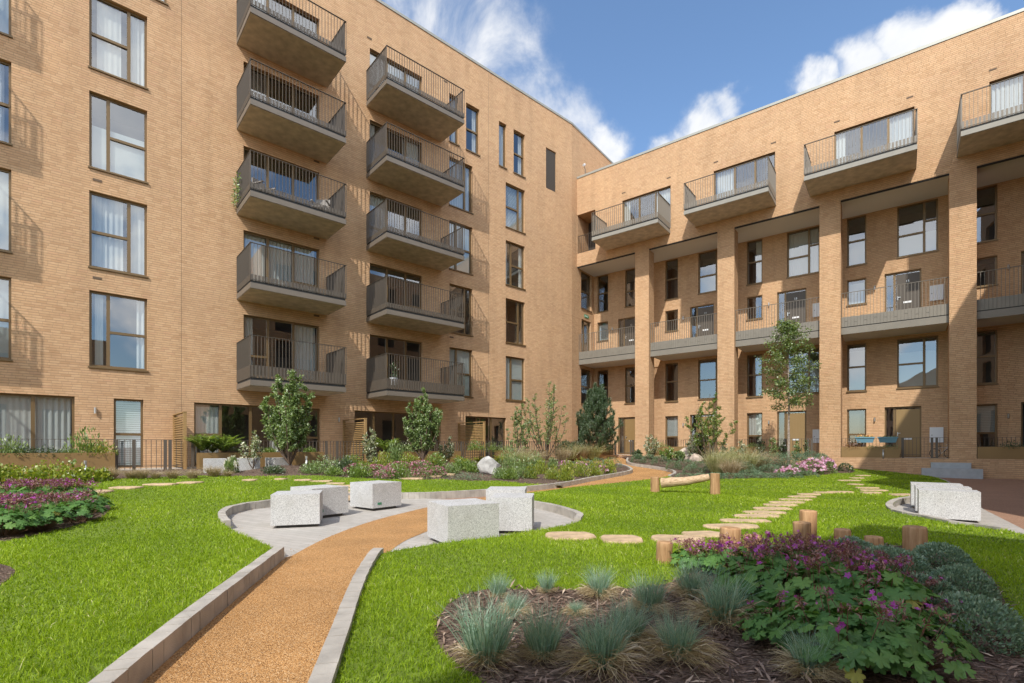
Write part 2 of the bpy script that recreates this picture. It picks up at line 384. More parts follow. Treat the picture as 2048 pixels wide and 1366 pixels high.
def drape(P, u0, u1, z0, z1, d, wave=.03, n=None, pitch=.14):
    mb = MB(); n = n or max(6, int((u1 - u0) / .028)); ph = rnd(0, 6); pts = []
    for i in range(n + 1):
        u = u0 + (u1 - u0) * i / n
        pts.append((u, d + wave * math.sin(6.283 * u / pitch + ph) * (.6 + .4 * math.sin(3 * u + ph))))
    for (a, da), (b, db) in zip(pts, pts[1:]): mb.face([P(a, z0, da), P(b, z0, db), P(b, z1, db), P(a, z1, da)])
    return mb
def window(root, P, u0, u1, z0, z1, mull=(), trans=(), dep=.14, name='window', cover=None, sill=True, mat=None, room=True, gold=0, rdepth=1.5, panel=None):
    """mull: u of uprights; trans: (z, ua, ub). cover: list of (kind, ua, ub, za, zb) behind the glass."""
    mat = mat or BRONZE; mb = MB(); fw, ft = .062, .07
    xs = [u0] + sorted(mull) + [u1]
    pbox(mb, P, u0, u1, z1 - fw, z1, dep, dep + ft); pbox(mb, P, u0, u1, z0, z0 + fw, dep, dep + ft)
    pbox(mb, P, u0, u0 + fw, z0 + fw, z1 - fw, dep, dep + ft); pbox(mb, P, u1 - fw, u1, z0 + fw, z1 - fw, dep, dep + ft)
    for u in mull: pbox(mb, P, u - .045, u + .045, z0 + fw, z1 - fw, dep - .008, dep + ft)
    for z, a, b in trans: pbox(mb, P, a + .03, b - .03, z - .04, z + .04, dep - .012, dep + ft)
    w = mb.build(name, mat, root)
    g = MB()
    for a, b in zip(xs, xs[1:]):
        cz = sorted(z for z, p, q in trans if p < (a + b) / 2 < q)
        zz = [z0] + cz + [z1]
        for c, d in zip(zz, zz[1:]):
            t = [rnd(-.004, .004) for _ in range(3)]; e = dep + .035
            g.face([P(a + .02, c + .02, e + t[0]), P(b - .02, c + .02, e + t[1]), P(b - .02, d - .02, e + t[1] + t[2]), P(a + .02, d - .02, e + t[0] + t[2])])
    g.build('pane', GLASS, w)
    if sill:
        s = MB(); pbox(s, P, u0 - .03, u1 + .03, z0 - .055, z0 - .004, -.05, dep); s.build('sill', mat, w)
    for k in (cover or ()):
        kind, a, b, c, d = k; e = dep + .12
        if kind == 'net': drape(P, a, b, c, d, e).build('curtain', CURTAIN, w)
        elif kind == 'blind': mb = MB(); pbox(mb, P, a, b, c, d, e - .05, e - .045); mb.build('blind', BLIND, w)
        elif kind == 'dark': mb = MB(); pbox(mb, P, a, b, c, d, e - .05, e - .045); mb.build('blind', DARKBLIND, w)
        elif kind == 'slat':
            mb = MB(); z = c
            while z < d: mb.face([P(a, z, e - .05), P(b, z, e - .05), P(b, z + .062, e - .02), P(a, z + .062, e - .02)]); z += .07
            mb.build('blind', BLIND, w)
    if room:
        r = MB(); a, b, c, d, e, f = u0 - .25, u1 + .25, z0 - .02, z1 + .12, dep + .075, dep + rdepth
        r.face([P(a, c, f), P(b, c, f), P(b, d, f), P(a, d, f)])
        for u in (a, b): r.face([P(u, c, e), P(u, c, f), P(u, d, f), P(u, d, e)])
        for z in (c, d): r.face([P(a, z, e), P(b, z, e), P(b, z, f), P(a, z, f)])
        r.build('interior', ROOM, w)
    return w

_rail = {}
def rail_mesh(w, d, h, ph, step=.115, sides=3, pw=.07, mat=None):
    """balustrade seen from outside: x 0..w, front at y=-d, z from 0; fins plus a low band of plates."""
    key = (round(w, 3), d, h, ph, sides, mat)
    if key in _rail: return _rail[key]
    mb = MB(); y = -d
    def run(n, at, along):
        for i in range(n + 1):
            at(i / n, h if True else 0)
    n = max(1, round(w / step))
    for i in range(n + 1):
        x = w * i / n; mb.box(x - .0048, x + .0048, y, y + .03, 0, h - .012)
        if i < n and ph:
            c = x + w / n / 2; mb.box(c - pw / 2, c + pw / 2, y + .012, y + .02, 0, ph)
    mb.box(-.01, w + .01, y - .004, y + .054, h - .012, h)
    mb.box(0, w, y + .004, y + .046, .03, .04)
    if d > .3:
        n = max(1, round(d / step))
        for x, s in ((0, 1), (w, -1)):
            if not sides & (1 if s > 0 else 2): continue
            a = x if s > 0 else x - .05
            for i in range(1, n + 1):
                yy = y + d * i / n - .01
                mb.box(a, a + .045, yy - .006, yy + .006, 0, h - .012)
                if ph: q = yy - d / n / 2; mb.box(x + s * .012 - .004, x + s * .012 + .004, q - pw / 2, q + pw / 2, 0, ph)
            mb.box(a - .004, a + .054, y + .054, 0, h - .012, h)
    _rail[key] = mb.mesh('railing', [mat or RAILM]); return _rail[key]
def balcony(root, u0, u1, d, zs, rail_h, lift=.2, ph=.26, st=.2, sides=3, edge=None):
    """zs = underside of the slab."""
    w = u1 - u0
    mb = MB(); mb.box(.02, w - .02, -d + .045, 0, 0, st)
    b = mb.build('balcony', CONC, root, (u0, 0, zs))
    f = MB(); f.box(.0, w, -d + .005, -d + .043, .012, st - .005); f.box(0, .018, -d + .043, 0, .012, st - .005); f.box(w - .018, w, -d + .043, 0, .012, st - .005)
    f.build('slab_edge', edge or FASCIA, b)
    g = MB(); g.box(.03, w - .03, -d + .03, -.001, st + .002, st + .078); g.build('deck_gap_shade', SHADOWGAP, b)  # deck coloured near-black to draw the shadow line above the slab edge
    link('railing', rail_mesh(w, d, round(rail_h - .035, 3), ph, sides=sides, mat=None if edge else RAILT), b, (0, 0, st + .075))
    return b
def wall_light(root, P, u, z):
    mb = MB(); c = P(u, z, -.06); n = 10
    mb.tube([(c[0], c[1], c[2] - .09), (c[0], c[1], c[2] + .09)], [.034, .034], n)
    pbox(mb, P, u - .02, u + .02, z - .02, z + .02, -.04, 0)
    return mb.build('wall_light', STEEL, root, smooth=False)

# ------------------------------------------------------------------ long apartment block
PL = lambda u, z, d: (u, d, z)
lb = empty('apartment_block', (*PC, 0), ROT_L)
tag(lb, 'buff brick apartment block with two stacks of projecting balconies over private patios', 'building')
FL = [3.07 * k for k in range(6)]
T1, B1 = 6.02, 3.68           # heads and sills of first floor windows, repeated every storey
holes = []
A_COL = (-22.14, -20.69); W2_COL = (-8.82, -7.43); W3_COL = (-5.23, -3.84); C0 = (-25.29, -23.84); CX_COL = (-31.2, -29.75)
for k in range(4):
    for c in (A_COL, W2_COL, W3_COL, C0): holes.append((*c, B1 + FL[k], T1 + FL[k]))
D1, D2 = (-17.84, -15.08), (-12.93, -10.33)
for k in range(5):
    for c in (D1, D2): holes.append((*c, 3.80 + FL[k], 6.02 + FL[k]))
top5 = [(-21.6, -20.15), (-8.83, -8.27), (-7.83, -6.99), (-5.70, -5.18), (-4.67, -3.84), (-2.20, -1.37)]
for c in top5: holes.append((*c, B1 + FL[4], T1 + FL[4] - .02))
G0, G1, G2, G3, G4 = (-25.4, -22.48), (-21.55, -20.79), (-19.38, -15.05), (-13.62, -9.32), (-7.87, -5.19)
for c in (G0, G1, G2, G3, G4): holes.append((*c, .52, 2.72))
mb = MB(); wall(mb, PL, -34, 0, -.6, 20.5, holes, .16)
mb.face([(-34, 0, 20.5), (0, 0, 20.5), (1.9, 12, 20.5), (-34, 12, 20.5)])
mb.face([(-34, 0, -.6), (-34, 12, -.6), (-34, 12, 20.5), (-34, 0, 20.5)])
mb.face([(-34, 12, -.6), (1.9, 12, -.6), (1.9, 12, 20.5), (-34, 12, 20.5)])
mb.build('wall', BRICK, lb)
mb = MB(); mb.box(-34, .004, -.03, .35, 20.502, 20.62); mb.build('coping', COPING, lb)
mb = MB()
for u in (-19.75, -6.4): mb.box(u - .005, u + .005, -.002, .02, .6, 20.4)
mb.build('movement_joint', VENT, lb)
# vent bricks
for u, z in ((-21.95, 9.45), (-21.95, 6.42), (-12.95, 18.70), (-15.2, 6.42), (-15.2, 9.5), (-8.7, 6.5), (-15.2, 12.57), (-9.05, 18.72)):
    vb = MB(); vb.box(u - .11, u + .11, -.012, .02, z - .035, z + .035); vb.build('vent_brick', VENT, lb)
covA = {0: [('net', -22.0, -21.8, 3.7, 6.0), ('net', -20.95, -20.75, 3.7, 6)], 1: [('net', -22.08, -21.3, 6.8, 9.05), ('net', -21.1, -20.75, 6.8, 9.05)], 2: [('blind', -22.1, -20.72, 9.9, 11.2)], 3: [('net', -21.95, -21.35, 12.95, 15.15), ('net', -21.2, -20.75, 12.95, 15.15)]}
cov3 = {0: [('blind', -5.2, -3.9, 3.72, 6.0)], 1: [], 2: [('net', -5.2, -4.95, 9.9, 12.1), ('net', -4.1, -3.9, 9.9, 12.1)], 3: [('slat', -5.2, -3.9, 12.95, 15.15)]}
def std(col, k, cover):
    z0, z1 = B1 + FL[k], T1 + FL[k]
    if k % 2: m = col[0] + .98; t = [(z1 - 1.22, col[0], m)]
    else: m = col[0] + .46; t = [(z1 - 1.22, m, col[1])]
    return window(lb, PL, *col, z0, z1, [m], t, .12, cover=cover)
for k in range(4):
    std(A_COL, k, covA[k]); std(W3_COL, k, cov3[k])
    std(W2_COL, k, [('blind', -8.75, -7.5, B1 + FL[k] + .05, T1 + FL[k])] if k in (0, 2) else [('net', -8.75, -7.5, B1 + FL[k] + .05, T1 + FL[k])] if k == 3 else [])
    std(C0, k, [('blind', -25.2, -23.9, B1 + FL[k] + .05, T1 + FL[k])] if k != 2 else [('net', -24.4, -24.0, B1 + FL[k] + .05, T1 + FL[k])])
z0, z1 = B1 + FL[4], T1 + FL[4] - .02
for i, c in enumerate(top5[:-1]):
    w = c[1] - c[0]
    window(lb, PL, *c, z0, z1, [c[0] + .98] if w > 1 else [], [(z1 - 1.2, c[0], c[1])] if w > .7 else [], .12, cover=[('net', c[1] - .3, c[1] - .06, z0, z1)])
mb = MB(); c = top5[-1]; z = z0
while z < z1 - .05: mb.box(c[0], c[1], .05, .12, z, z + .05); z += .085
mb.box(c[0], c[1], .125, .14, z0, z1); v = mb.build('louvre_vent', RAILM, lb)
for k in range(5):
    z0, z1 = 3.80 + FL[k], 6.02 + FL[k]
    for j, D in enumerate((D1, D2)):
        m1, m2 = D[0] + .86, D[0] + 1.78
        cov = [[('net', D[0] + .05, D[0] + .35, z0, z1), ('net', D[1] - .9, D[1] - .1, z0, z1)], [('net', D[0] + .05, D[0] + .8, z0, z1), ('net', m1, m2, z0, z1), ('net', m2, D[1] - .1, z0, z1)], [], [('dark', D[0], m1, z0, z1)], [('net', D[0] + .1, m1, z0, z1)]][(k + 2 * j) % 5]
        window(lb, PL, *D, z0, z1, [m1, m2], [(z0 + .75, m2 if k % 2 else D[0], D[1] if k % 2 else m1)], .12, 'balcony_door', cover=cov, sill=False, rdepth=2.6)
# ground floor glazing
window(lb, PL, *G0, .52, 2.72, [-23.4, -24.4], [], .12, 'patio_window', cover=[('net', -25.3, -22.55, .55, 2.68)], sill=False)
window(lb, PL, *G1, .52, 2.72, [], [(1.59, *G1)], .12, 'patio_window', cover=[('slat', -21.5, -20.85, .6, 2.6)], sill=False)
window(lb, PL, *G2, .52, 2.72, [-18.56, -17.58, -16.3], [(1.62, -19.38, -18.56), (1.55, -16.3, -15.05)], .12, 'patio_window', cover=[('net', -19.3, -18.6, .6, 2.6), ('net', -16.9, -16.4, .6, 2.6)], sill=False, rdepth=2.5)
window(lb, PL, *G3, .52, 2.72, [-12.7, -11.75, -10.4], [(1.6, -10.4, -9.32)], .12, 'patio_window', cover=[], sill=False, rdepth=2.5)
window(lb, PL, *G4, .52, 2.72, [-7.1, -6.15], [], .12, 'patio_window', cover=[], sill=False, rdepth=2.5)
wall_light(lb, PL, -22.0, 2.31); wall_light(lb, PL, -14.3, 2.3)
for k in range(5):
    low = k == 0
    for u0, u1 in ((-18.07, -14.76), (-13.09, -9.26), (-29.5, -26.1)):
        balcony(lb, u0, u1, 1.83, (3.24 if low else 3.43 + FL[k]), (1.46 if low else 1.30), ph=(.42 if low else .2), st=.2, edge=FASCIAL)

# perpendicular end wall behind the town houses
PEnd = lambda u, z, d: (-d, u, z)
ew = empty('return_wall', (0, 0, 0)); ew.parent = lb
ew.location = (0.47, 0.372, 0); ew.rotation_euler = (0, 0, ROT_R - ROT_L)
_m = (Matrix.Translation((*PC, 0)) @ Matrix.Rotation(ROT_L, 4, 'Z')).inverted() @ Matrix.Translation((*PR, 0))
ew.location = _m.translation
eh = [(.5, 1.8, 3.84, 6.04), (.5, 1.8, 9.78, 12.08), (.55, 1.75, 6.9, 9.1), (.1, 1.15, .72, 2.95)]
mb = MB(); wall(mb, PEnd, -.604, 14, -.4, 20.5, eh, .16); mb.build('wall', BRICK, ew)
mb = MB(); mb.box(-.35, .03, -.604, 14, 20.502, 20.62); mb.build('coping', COPING, ew)
for i, h in enumerate(eh[:2]): window(ew, PEnd, *h, [], [(h[2] + 1.1, h[0], h[1])], .12)
window(ew, PEnd, *eh[2], [1.0], [], .12, 'walkway_door', sill=False); window(ew, PEnd, *eh[3], [], [], .12, 'entrance_door', sill=False)

# ------------------------------------------------------------------ town houses with brick piers
PT = lambda u, z, d: (u, d, z)
tb = empty('terrace_of_town_houses', (*PR, 0), ROT_R)
tag(tb, 'buff brick terrace with tall square piers, an access gallery and golden front doors', 'building')
NB = 6; PITCH = 4.44; REC = 2.15; TOP = 17.48; SOF = 12.13; GF = .72; END = 25.6
PIERS = [(3.76 + 4.455 * k, 4.57 + 4.455 * k) for k in range(5)]
rb = [.24 + PITCH * k for k in range(NB)]
dh = []; LOG = (.02, 1.26, 12.92, 15.27)
RB = [(1.97, 5.78), (7.1, 10.9), (12.29, 16.1), (17.35, 21.2), (22.5, 25.5)]
RD = [(2.98, 5.80), (8.03, 10.86), (13.24, 16.04), (18.29, 21.1), (22.9, 25.4)]
for d in RD: dh.append((*d, 12.95, 15.26))
dh.append((*LOG, 1.4))
mb = MB(); wall(mb, PT, 0, END, SOF, TOP, dh, .16)
mb.face([(0, 0, TOP), (END, 0, TOP), (END, 11, TOP), (0, 11, TOP)]); mb.face([(END, 0, 0), (END, 11, 0), (END, 11, TOP), (END, 0, TOP)]); mb.face([(0, 11, 0), (END, 11, 0), (END, 11, TOP), (0, 11, TOP)])
rh = []
for b in rb:
    rh += [(b, b + .75, GF + .03, 2.97), (b + 1.44, b + 2.75, GF + .01, 3.0), (b, b + .75, 3.82, 6.05), (b + 1.9, b + 3.32, 3.85, 6.06), (b, b + .75, 7.92, 9.12), (b + 1.44, b + 2.75, 6.9, 9.12), (b, b + .75, 9.78, 12.08), (b + 1.9, b + 3.32, 9.78, 12.08)]
PTr = lambda u, z, d: (u, d + REC, z)
wall(mb, PTr, .002, END, -.4, SOF, rh, .16)
tw = mb.build('wall', BRICK, tb)
mb = MB(); mb.box(0.003, END, -.03, .35, TOP + .002, TOP + .12); mb.build('coping', COPING, tb)
for a, b in PIERS:
    mb = MB(); mb.box(a, b, 0.002, .72, GF - .3, SOF + .001); mb.build('pier', BRICK, tb)
mb = MB()
mb.face([(0, .05, SOF - .03), (END, .05, SOF - .03), (END, REC, SOF - .03), (0, REC, SOF - .03)]); mb.build('soffit', SOFFIT, tb)
mb = MB(); mb.box(0.01, END, .03, .11, SOF - .05, SOF - .002); mb.build('soffit_gap_shade', SHADOWGAP, tb)  # near-black strip painting the shadow gap along the soffit front
for u in (2.98, 5.6, 8.05, 10.7, 13.25, 15.8, 18.3):
    vb = MB(); vb.box(u - .02, u + .2, -.012, .02, 15.66, 15.72); vb.build('vent_brick', VENT, tb)
for i, d in enumerate(RD):
    m1, m2 = d[0] + 1.0, d[0] + 1.93
    window(tb, PT, *d, 12.95, 15.26, [m1, m2], [], .12, 'balcony_door', cover=[('net', d[0] + .1, m1, 13, 15.2)] if i % 2 else [('net', m2, d[1], 13, 15.2), ('net', d[0], d[0] + .4, 13, 15.2)], sill=False, rdepth=2)
for a, b in RB: balcony(tb, a, b, 1.75, 12.65, 1.33, ph=.27, st=.2)
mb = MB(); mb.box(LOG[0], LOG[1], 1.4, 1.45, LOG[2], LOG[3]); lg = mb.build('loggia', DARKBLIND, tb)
link('railing', rail_mesh(1.2, .05, 1.05, 0), lg, (.04, .1, 12.95))
# access gallery
for k in range(NB):
    a = PIERS[k - 1][1] if k else .012; b = PIERS[k][0] if k < 5 else END
    mb = MB(); mb.box(a + .004, b - .004, .24, REC, 6.21, 6.84); g = mb.build('gallery', SOFFIT, tb)
    f = MB(); f.box(a + .004, b - .004, .2, .238, 6.2, 6.49); f.build('slab_edge', FASCIAG, g)
    s = MB(); s.box(a + .004, b - .004, .225, .238, 6.49, 6.53); s.build('gallery_gap_shade', SHADOWGAP, g)  # dark line over the slab edge, shade painted as a near-black strip
    r = MB(); n = round((b - a) / .118)
    for i in range(n + 1):
        x = a + .012 + (b - a - .024) * i / n; r.box(x - .006, x + .006, .2, .25, 6.53, 8.03)
        if i < n:
            c = x + (b - a) / n / 2
            if i % 3 == 1 and random.random() < .75:
                q = rnd(6.68, 6.8); r.box(c - .05, c + .05, .212, .22, 6.53, q - .008); r.box(c - .05, c + .05, .212, .22, q + .008, 6.97)
            else: r.box(c - .05, c + .05, .212, .22, 6.53, 6.97 + rnd(-.01, .01))
    r.box(a, b, .196, .254, 8.03, 8.045); r.box(a, b, .224, .236, 6.53, 6.95); r.build('railing', FASCIAG, g)
# windows and doors of the bays
def door(root, P, b, z0, z1, mat, num=None):
    w = window(root, P, b + 1.44, b + 2.75, z0, z1, [b + 1.8], [], .12, 'front_door', sill=False, rdepth=.9)
    mb = MB(); pbox(mb, P, b + 1.86, b + 2.68, z0 + .04, z1 - .12, .10, .17)
    for i in range(6): x = b + 1.95 + i * .128; pbox(mb, P, x, x + .104, z0 + .08, z1 - .16, .094, .105)
    d = mb.build('door_leaf', mat, w)
    h = MB(); pbox(h, P, b + 1.9, b + 1.93, z0 + .95, z0 + 1.12, .05, .094); pbox(h, P, b + 1.9, b + 2.02, z0 + 1.06, z0 + 1.085, .04, .06); h.build('handle', STEEL, d)
    s = MB(); pbox(s, P, b + 2.12, b + 2.42, z0 + .78, z0 + .86, .08, .0935); s.build('letter_plate', WHITEP, d)
    if num:
        cu = bpy.data.curves.new('number', 'FONT'); cu.body = num; cu.size = .14; cu.extrude = .004; cu.align_x = 'CENTER'
        o = bpy.data.objects.new('door_number', cu); COL.objects.link(o); dg = bpy.context.evaluated_depsgraph_get()
        me = bpy.data.meshes.new_from_object(o.evaluated_get(dg)); bpy.data.objects.remove(o)
        me.materials.append(STEEL); t = link('door_number', me, d, P(b + 2.27, z0 + 1.72, .088)); t.rotation_euler = (R_(90), 0, 0)
    return w
NUMS = ['12', '11', '13', '15', None, None]
for k, b in enumerate(rb):
    c0 = {0: [], 1: [('slat', b, b + .75, 1.8, 2.95)], 2: [('net', b + .03, b + .72, 1.7, 2.95)], 3: [('dark', b + .1, b + .5, 1.8, 2.95)], 4: [('slat', b, b + .75, 1.8, 2.95)]}.get(k, [])
    window(tb, PTr, b, b + .75, GF + .03, 2.97, [], [(1.77, b, b + .75)], .12, cover=c0, sill=False)
    window(tb, PTr, b, b + .75, 3.82, 6.05, [], [(4.97, b, b + .75)], .12, cover=[('blind', b, b + .75, 3.85, 5.75)] if k in (3,) else [('net', b + .45, b + .72, 3.9, 6)] if k == 2 else [])
    window(tb, PTr, b + 1.9, b + 3.32, 3.85, 6.06, [b + 2.85], [(4.92, b + 1.9, b + 2.85)], .12, cover=[('blind', b + 1.95, b + 3.3, 3.9, 5.45)] if k in (2, 3) else [])
    window(tb, PTr, b, b + .75, 7.92, 9.12, [], [], .12, cover=[('blind', b, b + .72, 7.95, 8.95)] if k in (0, 3) else [])
    window(tb, PTr, b, b + .75, 9.78, 12.08, [], [(10.95, b, b + .75)], .12, cover=[('net', b + .4, b + .72, 9.8, 12)] if k == 2 else [('blind', b, b + .72, 9.8, 11.0)] if k == 3 else [])
    window(tb, PTr, b + 1.9, b + 3.32, 9.78, 12.08, [b + 2.85], [(10.74, b + 1.9, b + 2.85), (11.2, b + 2.85, b + 3.32)], .12, cover=[('net', b + 1.95, b + 3.3, 9.8, 12.0)] if k == 2 else [('blind', b + 1.95, b + 3.3, 9.8, 10.75)] if k in (1, 3) else [])
    door(tb, PTr, b, GF + .01, 3.0, DOORM); door(tb, PTr, b, 6.9, 9.12, DOORD, NUMS[k])
    wall_light(tb, PTr, b + 1.07, 2.45); wall_light(tb, PTr, b + 1.07, 8.55)
    for z in (1.38, 7.58):
        mb = MB(); pbox(mb, PTr, b + 3.03, b + 3.49, z, z + .66, -.09, -.002); m = mb.build('meter_box', WHITEP, tb, bevel=.008)
        h = MB(); pbox(h, PTr, b + 3.09, b + 3.12, z + .3, z + .33, -.1, -.0902); h.build('lock', SHADOWGAP, m)
# terrace floor and brick plinth
mb = MB(); mb.box(0.01, END, .004, REC - .002, -.4, GF - .004); pf = mb.build('terrace_floor', PATIO, tb)
mb = MB(); mb.box(0.01, END, -.02, .003, -.4, GF - .002); pl = mb.build('plinth', BRICK, tb)
# steps up to the terrace
st = MB()
st.box(16.55, 17.75, -.36, -.021, -.3, .56); st.box(16.25, 18.05, -.72, -.361, -.3, .34)
so = st.build('stone_steps', STEPM, None, (*PR, 0), ROT_R, bevel=.008); tag(so, 'slate grey stone steps climbing the brick plinth beside the last pier', 'steps')

# ------------------------------------------------------------------ block across the court (throws the shade and shows in the glass)
ob = empty('opposite_block', (NL[0] * 2.06, NL[1] * 2.06, 0), ROT_L)
tag(ob, 'brick housing block across the court seen in reflections and shade', 'building')
PO = lambda u, z, d: (-u, -d, z)   # faces the court
def oblock(a0, a1, h):
    hs = []
    for k in range(int((h - 1) / 3.07)):
        u = a0 + .9
        while u + 1.5 < a1: hs.append((-(u + 1.45), -u, 3.68 + 3.07 * k - 2.4, 6.02 + 3.07 * k - 2.4)); u += 3.1
    mb = MB(); wall(mb, PO, -a1, -a0, -.5, h, hs, .16)
    mb.face([(a0, 0, h), (a1, 0, h), (a1, -11, h), (a0, -11, h)])
    for a in (a0, a1): mb.face([(a, 0, -.5), (a, -11, -.5), (a, -11, h), (a, 0, h)])
    mb.face([(a0, -11, -.5), (a1, -11, -.5), (a1, -11, h), (a0, -11, h)])
    mb.build('wall', BRICK, ob)
    mb = MB()
    for x in hs: mb.box(-x[1], -x[0], -.2, -.16, x[2], x[3])
    proto = None
    g = mb.build('glazing', DARKBLIND, ob); tag(g, kind='stuff')
oblock(11.5, 27.4, 17.0); oblock(8.2, 11.498, 13.0); oblock(-30, 1.95, 8.2)
# ------------------------------------------------------------------ ground
def inpoly(x, y, poly):
    c = False; n = len(poly); j = n - 1
    for i in range(n):
        xi, yi = poly[i]; xj, yj = poly[j]
        if (yi > y) != (yj > y) and x < (xj - xi) * (y - yi) / (yj - yi) + xi: c = not c
        j = i
    return c
def inpoly_np(X, Y, poly):
    c = np.zeros(len(X), bool); n = len(poly); j = n - 1
    for i in range(n):
        xi, yi = poly[i]; xj, yj = poly[j]
        k = (yi > Y) != (yj > Y)
        with np.errstate(divide='ignore', invalid='ignore'):
            c ^= k & (X < (xj - xi) * (Y - yi) / (yj - yi + 1e-12) + xi)
        j = i
    return c
def smooth_line(pts, step=.25, closed=False):
    """Catmull-Rom through xy points."""
    P = [Vector((p[0], p[1])) for p in pts]; o = []
    n = len(P)
    for i in range(n - 1):
        a, b, c, d = P[max(i - 1, 0)], P[i], P[i + 1], P[min(i + 2, n - 1)]
        k = max(1, int((c - b).length / step))
        for j in range(k):
            t = j / k
            q = .5 * ((2 * b) + (c - a) * t + (2 * a - 5 * b + 4 * c - d) * t * t + (3 * b - a - 3 * c + d) * t ** 3)
            o.append((q.x, q.y))
    o.append((P[-1].x, P[-1].y)); return o
def offset(line, d):
    o = []; n = len(line)
    for i in range(n):
        a, b = line[max(i - 1, 0)], line[min(i + 1, n - 1)]
        t = Vector((b[0] - a[0], b[1] - a[1]))
        if t.length < 1e-9: continue
        t.normalize(); o.append((line[i][0] - t.y * d, line[i][1] + t.x * d))
    return o
def region(name, poly, h, dz, mat, step=.5, kind='structure'):
    clean = [poly[0]]
    for p in poly[1:]:
        if (Vector(p) - Vector(clean[-1])).length > .02: clean.append(p)
    if (Vector(clean[0]) - Vector(clean[-1])).length < .02: clean.pop()
    xs = [p[0] for p in clean]; ys = [p[1] for p in clean]; pts = [Vector(p) for p in clean]
    n = len(pts); y = min(ys) + step / 2; r = 0
    while y < max(ys):
        x = min(xs) + step / 2 * (1 + r % 2)
        while x < max(xs):
            if inpoly(x, y, clean): pts.append(Vector((x, y)))
            x += step
        y += step; r += 1
    v, e, f, *_ = delaunay_2d_cdt(pts, [(i, (i + 1) % n) for i in range(n)], [list(range(n))], 1, 1e-4)
    me = bpy.data.meshes.new(name); me.from_pydata([(p.x, p.y, h(p.x, p.y) + dz) for p in v], [], f); me.materials.append(mat)
    bm_up = sum(p.normal.z for p in me.polygons)
    if bm_up < 0: me.flip_normals()
    o = link(name, me); tag(o, kind=kind); return o
XY = lambda v: (v.x, v.y)
E1a = [onp(*p) for p in [(195, 1450), (285, 1366), (430, 1236), (571, 1116)]]
E1b = [onp(*p) for p in [(571, 1114), (539, 1098), (483, 1074), (457, 1054), (451, 1040), (466, 1028), (498, 1020), (541, 1014.5), (620, 1004), (690, 1000), (796, 998), (855, 997), (975, 990), (1055, 983), (1128, 974), (1183, 963), (1238, 953), (1262, 947.5), (1265, 943), (1254, 936.7), (1236, 932)]]
E2a = [onp(*p) for p in [(600, 1470), (637, 1366), (671, 1276), (708, 1182), (744, 1122), (761, 1119)]]
E2b = [onp(*p) for p in [(761, 1119), (806, 1110), (896, 1096), (994, 1084.5), (1069, 1071), (1120, 1062), (1148, 1053), (1154, 1045), (1140, 1036), (1110, 1026), (1075, 1018), (1020, 1009), (990, 1003.5)]]
E2c = [onp(*p) for p in [(1000, 1000), (1073, 991), (1128, 982.5), (1183, 976), (1300, 963), (1336, 957)]]
E2d = [onp(*p) for p in [(1336, 957), (1347, 951), (1337, 943.8), (1298, 936.8), (1262, 931.5), (1252, 926.5), (1254, 920)]]
e1a = smooth_line([XY(v) for v in E1a]); e1b = smooth_line([XY(v) for v in E1b]); e2a = smooth_line([XY(v) for v in E2a]); e2b = smooth_line([XY(v) for v in E2b]); e2c = smooth_line([XY(v) for v in E2c]); e2d = smooth_line([XY(v) for v in E2d])
corner = [XY(rw(2.6, -.3)), XY(rw(.4, -.1))]
# base ground: brown resin surface of the court, one sheet to the horizon
gx = sorted(set([-3000, -400, -80, -40] + [x * 1.0 for x in range(-30, 40)] + [60, 400, 3000]))
gy = sorted(set([-3000, -400, -60, -30] + [y * 1.0 for y in range(-12, 45)] + [80, 400, 3000]))
mb = MB()
for i in range(len(gx) - 1):
    for j in range(len(gy) - 1):
        q = [(gx[i], gy[j]), (gx[i + 1], gy[j]), (gx[i + 1], gy[j + 1]), (gx[i], gy[j + 1])]
        mb.face([(x, y, base_h(x, y) - .03) for x, y in q])
tag(mb.build('ground', ROADM), kind='structure')
# resin path and the pale paved lay-bys
ppoly = e1a + e1b + corner[::-1] + e2d[::-1] + e2c[::-1] + [e2b[-1]] + e2b[::-1] + e2a[::-1]
k0 = min(range(len(e1b)), key=lambda i: (Vector(e1b[i]) - Vector(XY(onp(855, 997)))).length)
lay = e1b[:k0 + 1] + e2b[::-1]
region('paving', lay, base_h, .0, PAVING)
pl_ = [XY(onp(*p)) for p in [(584, 1112), (656, 1075), (750, 1041), (855, 1014.7), (920, 1004), (985, 992)]]
pr_ = [XY(onp(*p)) for p in [(761, 1119), (806, 1084), (857, 1062), (915, 1036), (965, 1013), (1000, 1001)]]
pl_ = smooth_line(pl_); pr_ = smooth_line(pr_)
k1 = min(range(len(e1b)), key=lambda i: (Vector(e1b[i]) - Vector(XY(onp(985, 989.5)))).length) + 1
path_poly = e1a + pl_ + e1b[k1:] + [XY(lw(-3, -2.15)), XY(lw(-.3, -2.1))] + corner[::-1] + e2d[::-1] + e2c[::-1] + pr_[::-1] + e2a[::-1]
region('path', path_poly, base_h, .004, PATHM, .4)
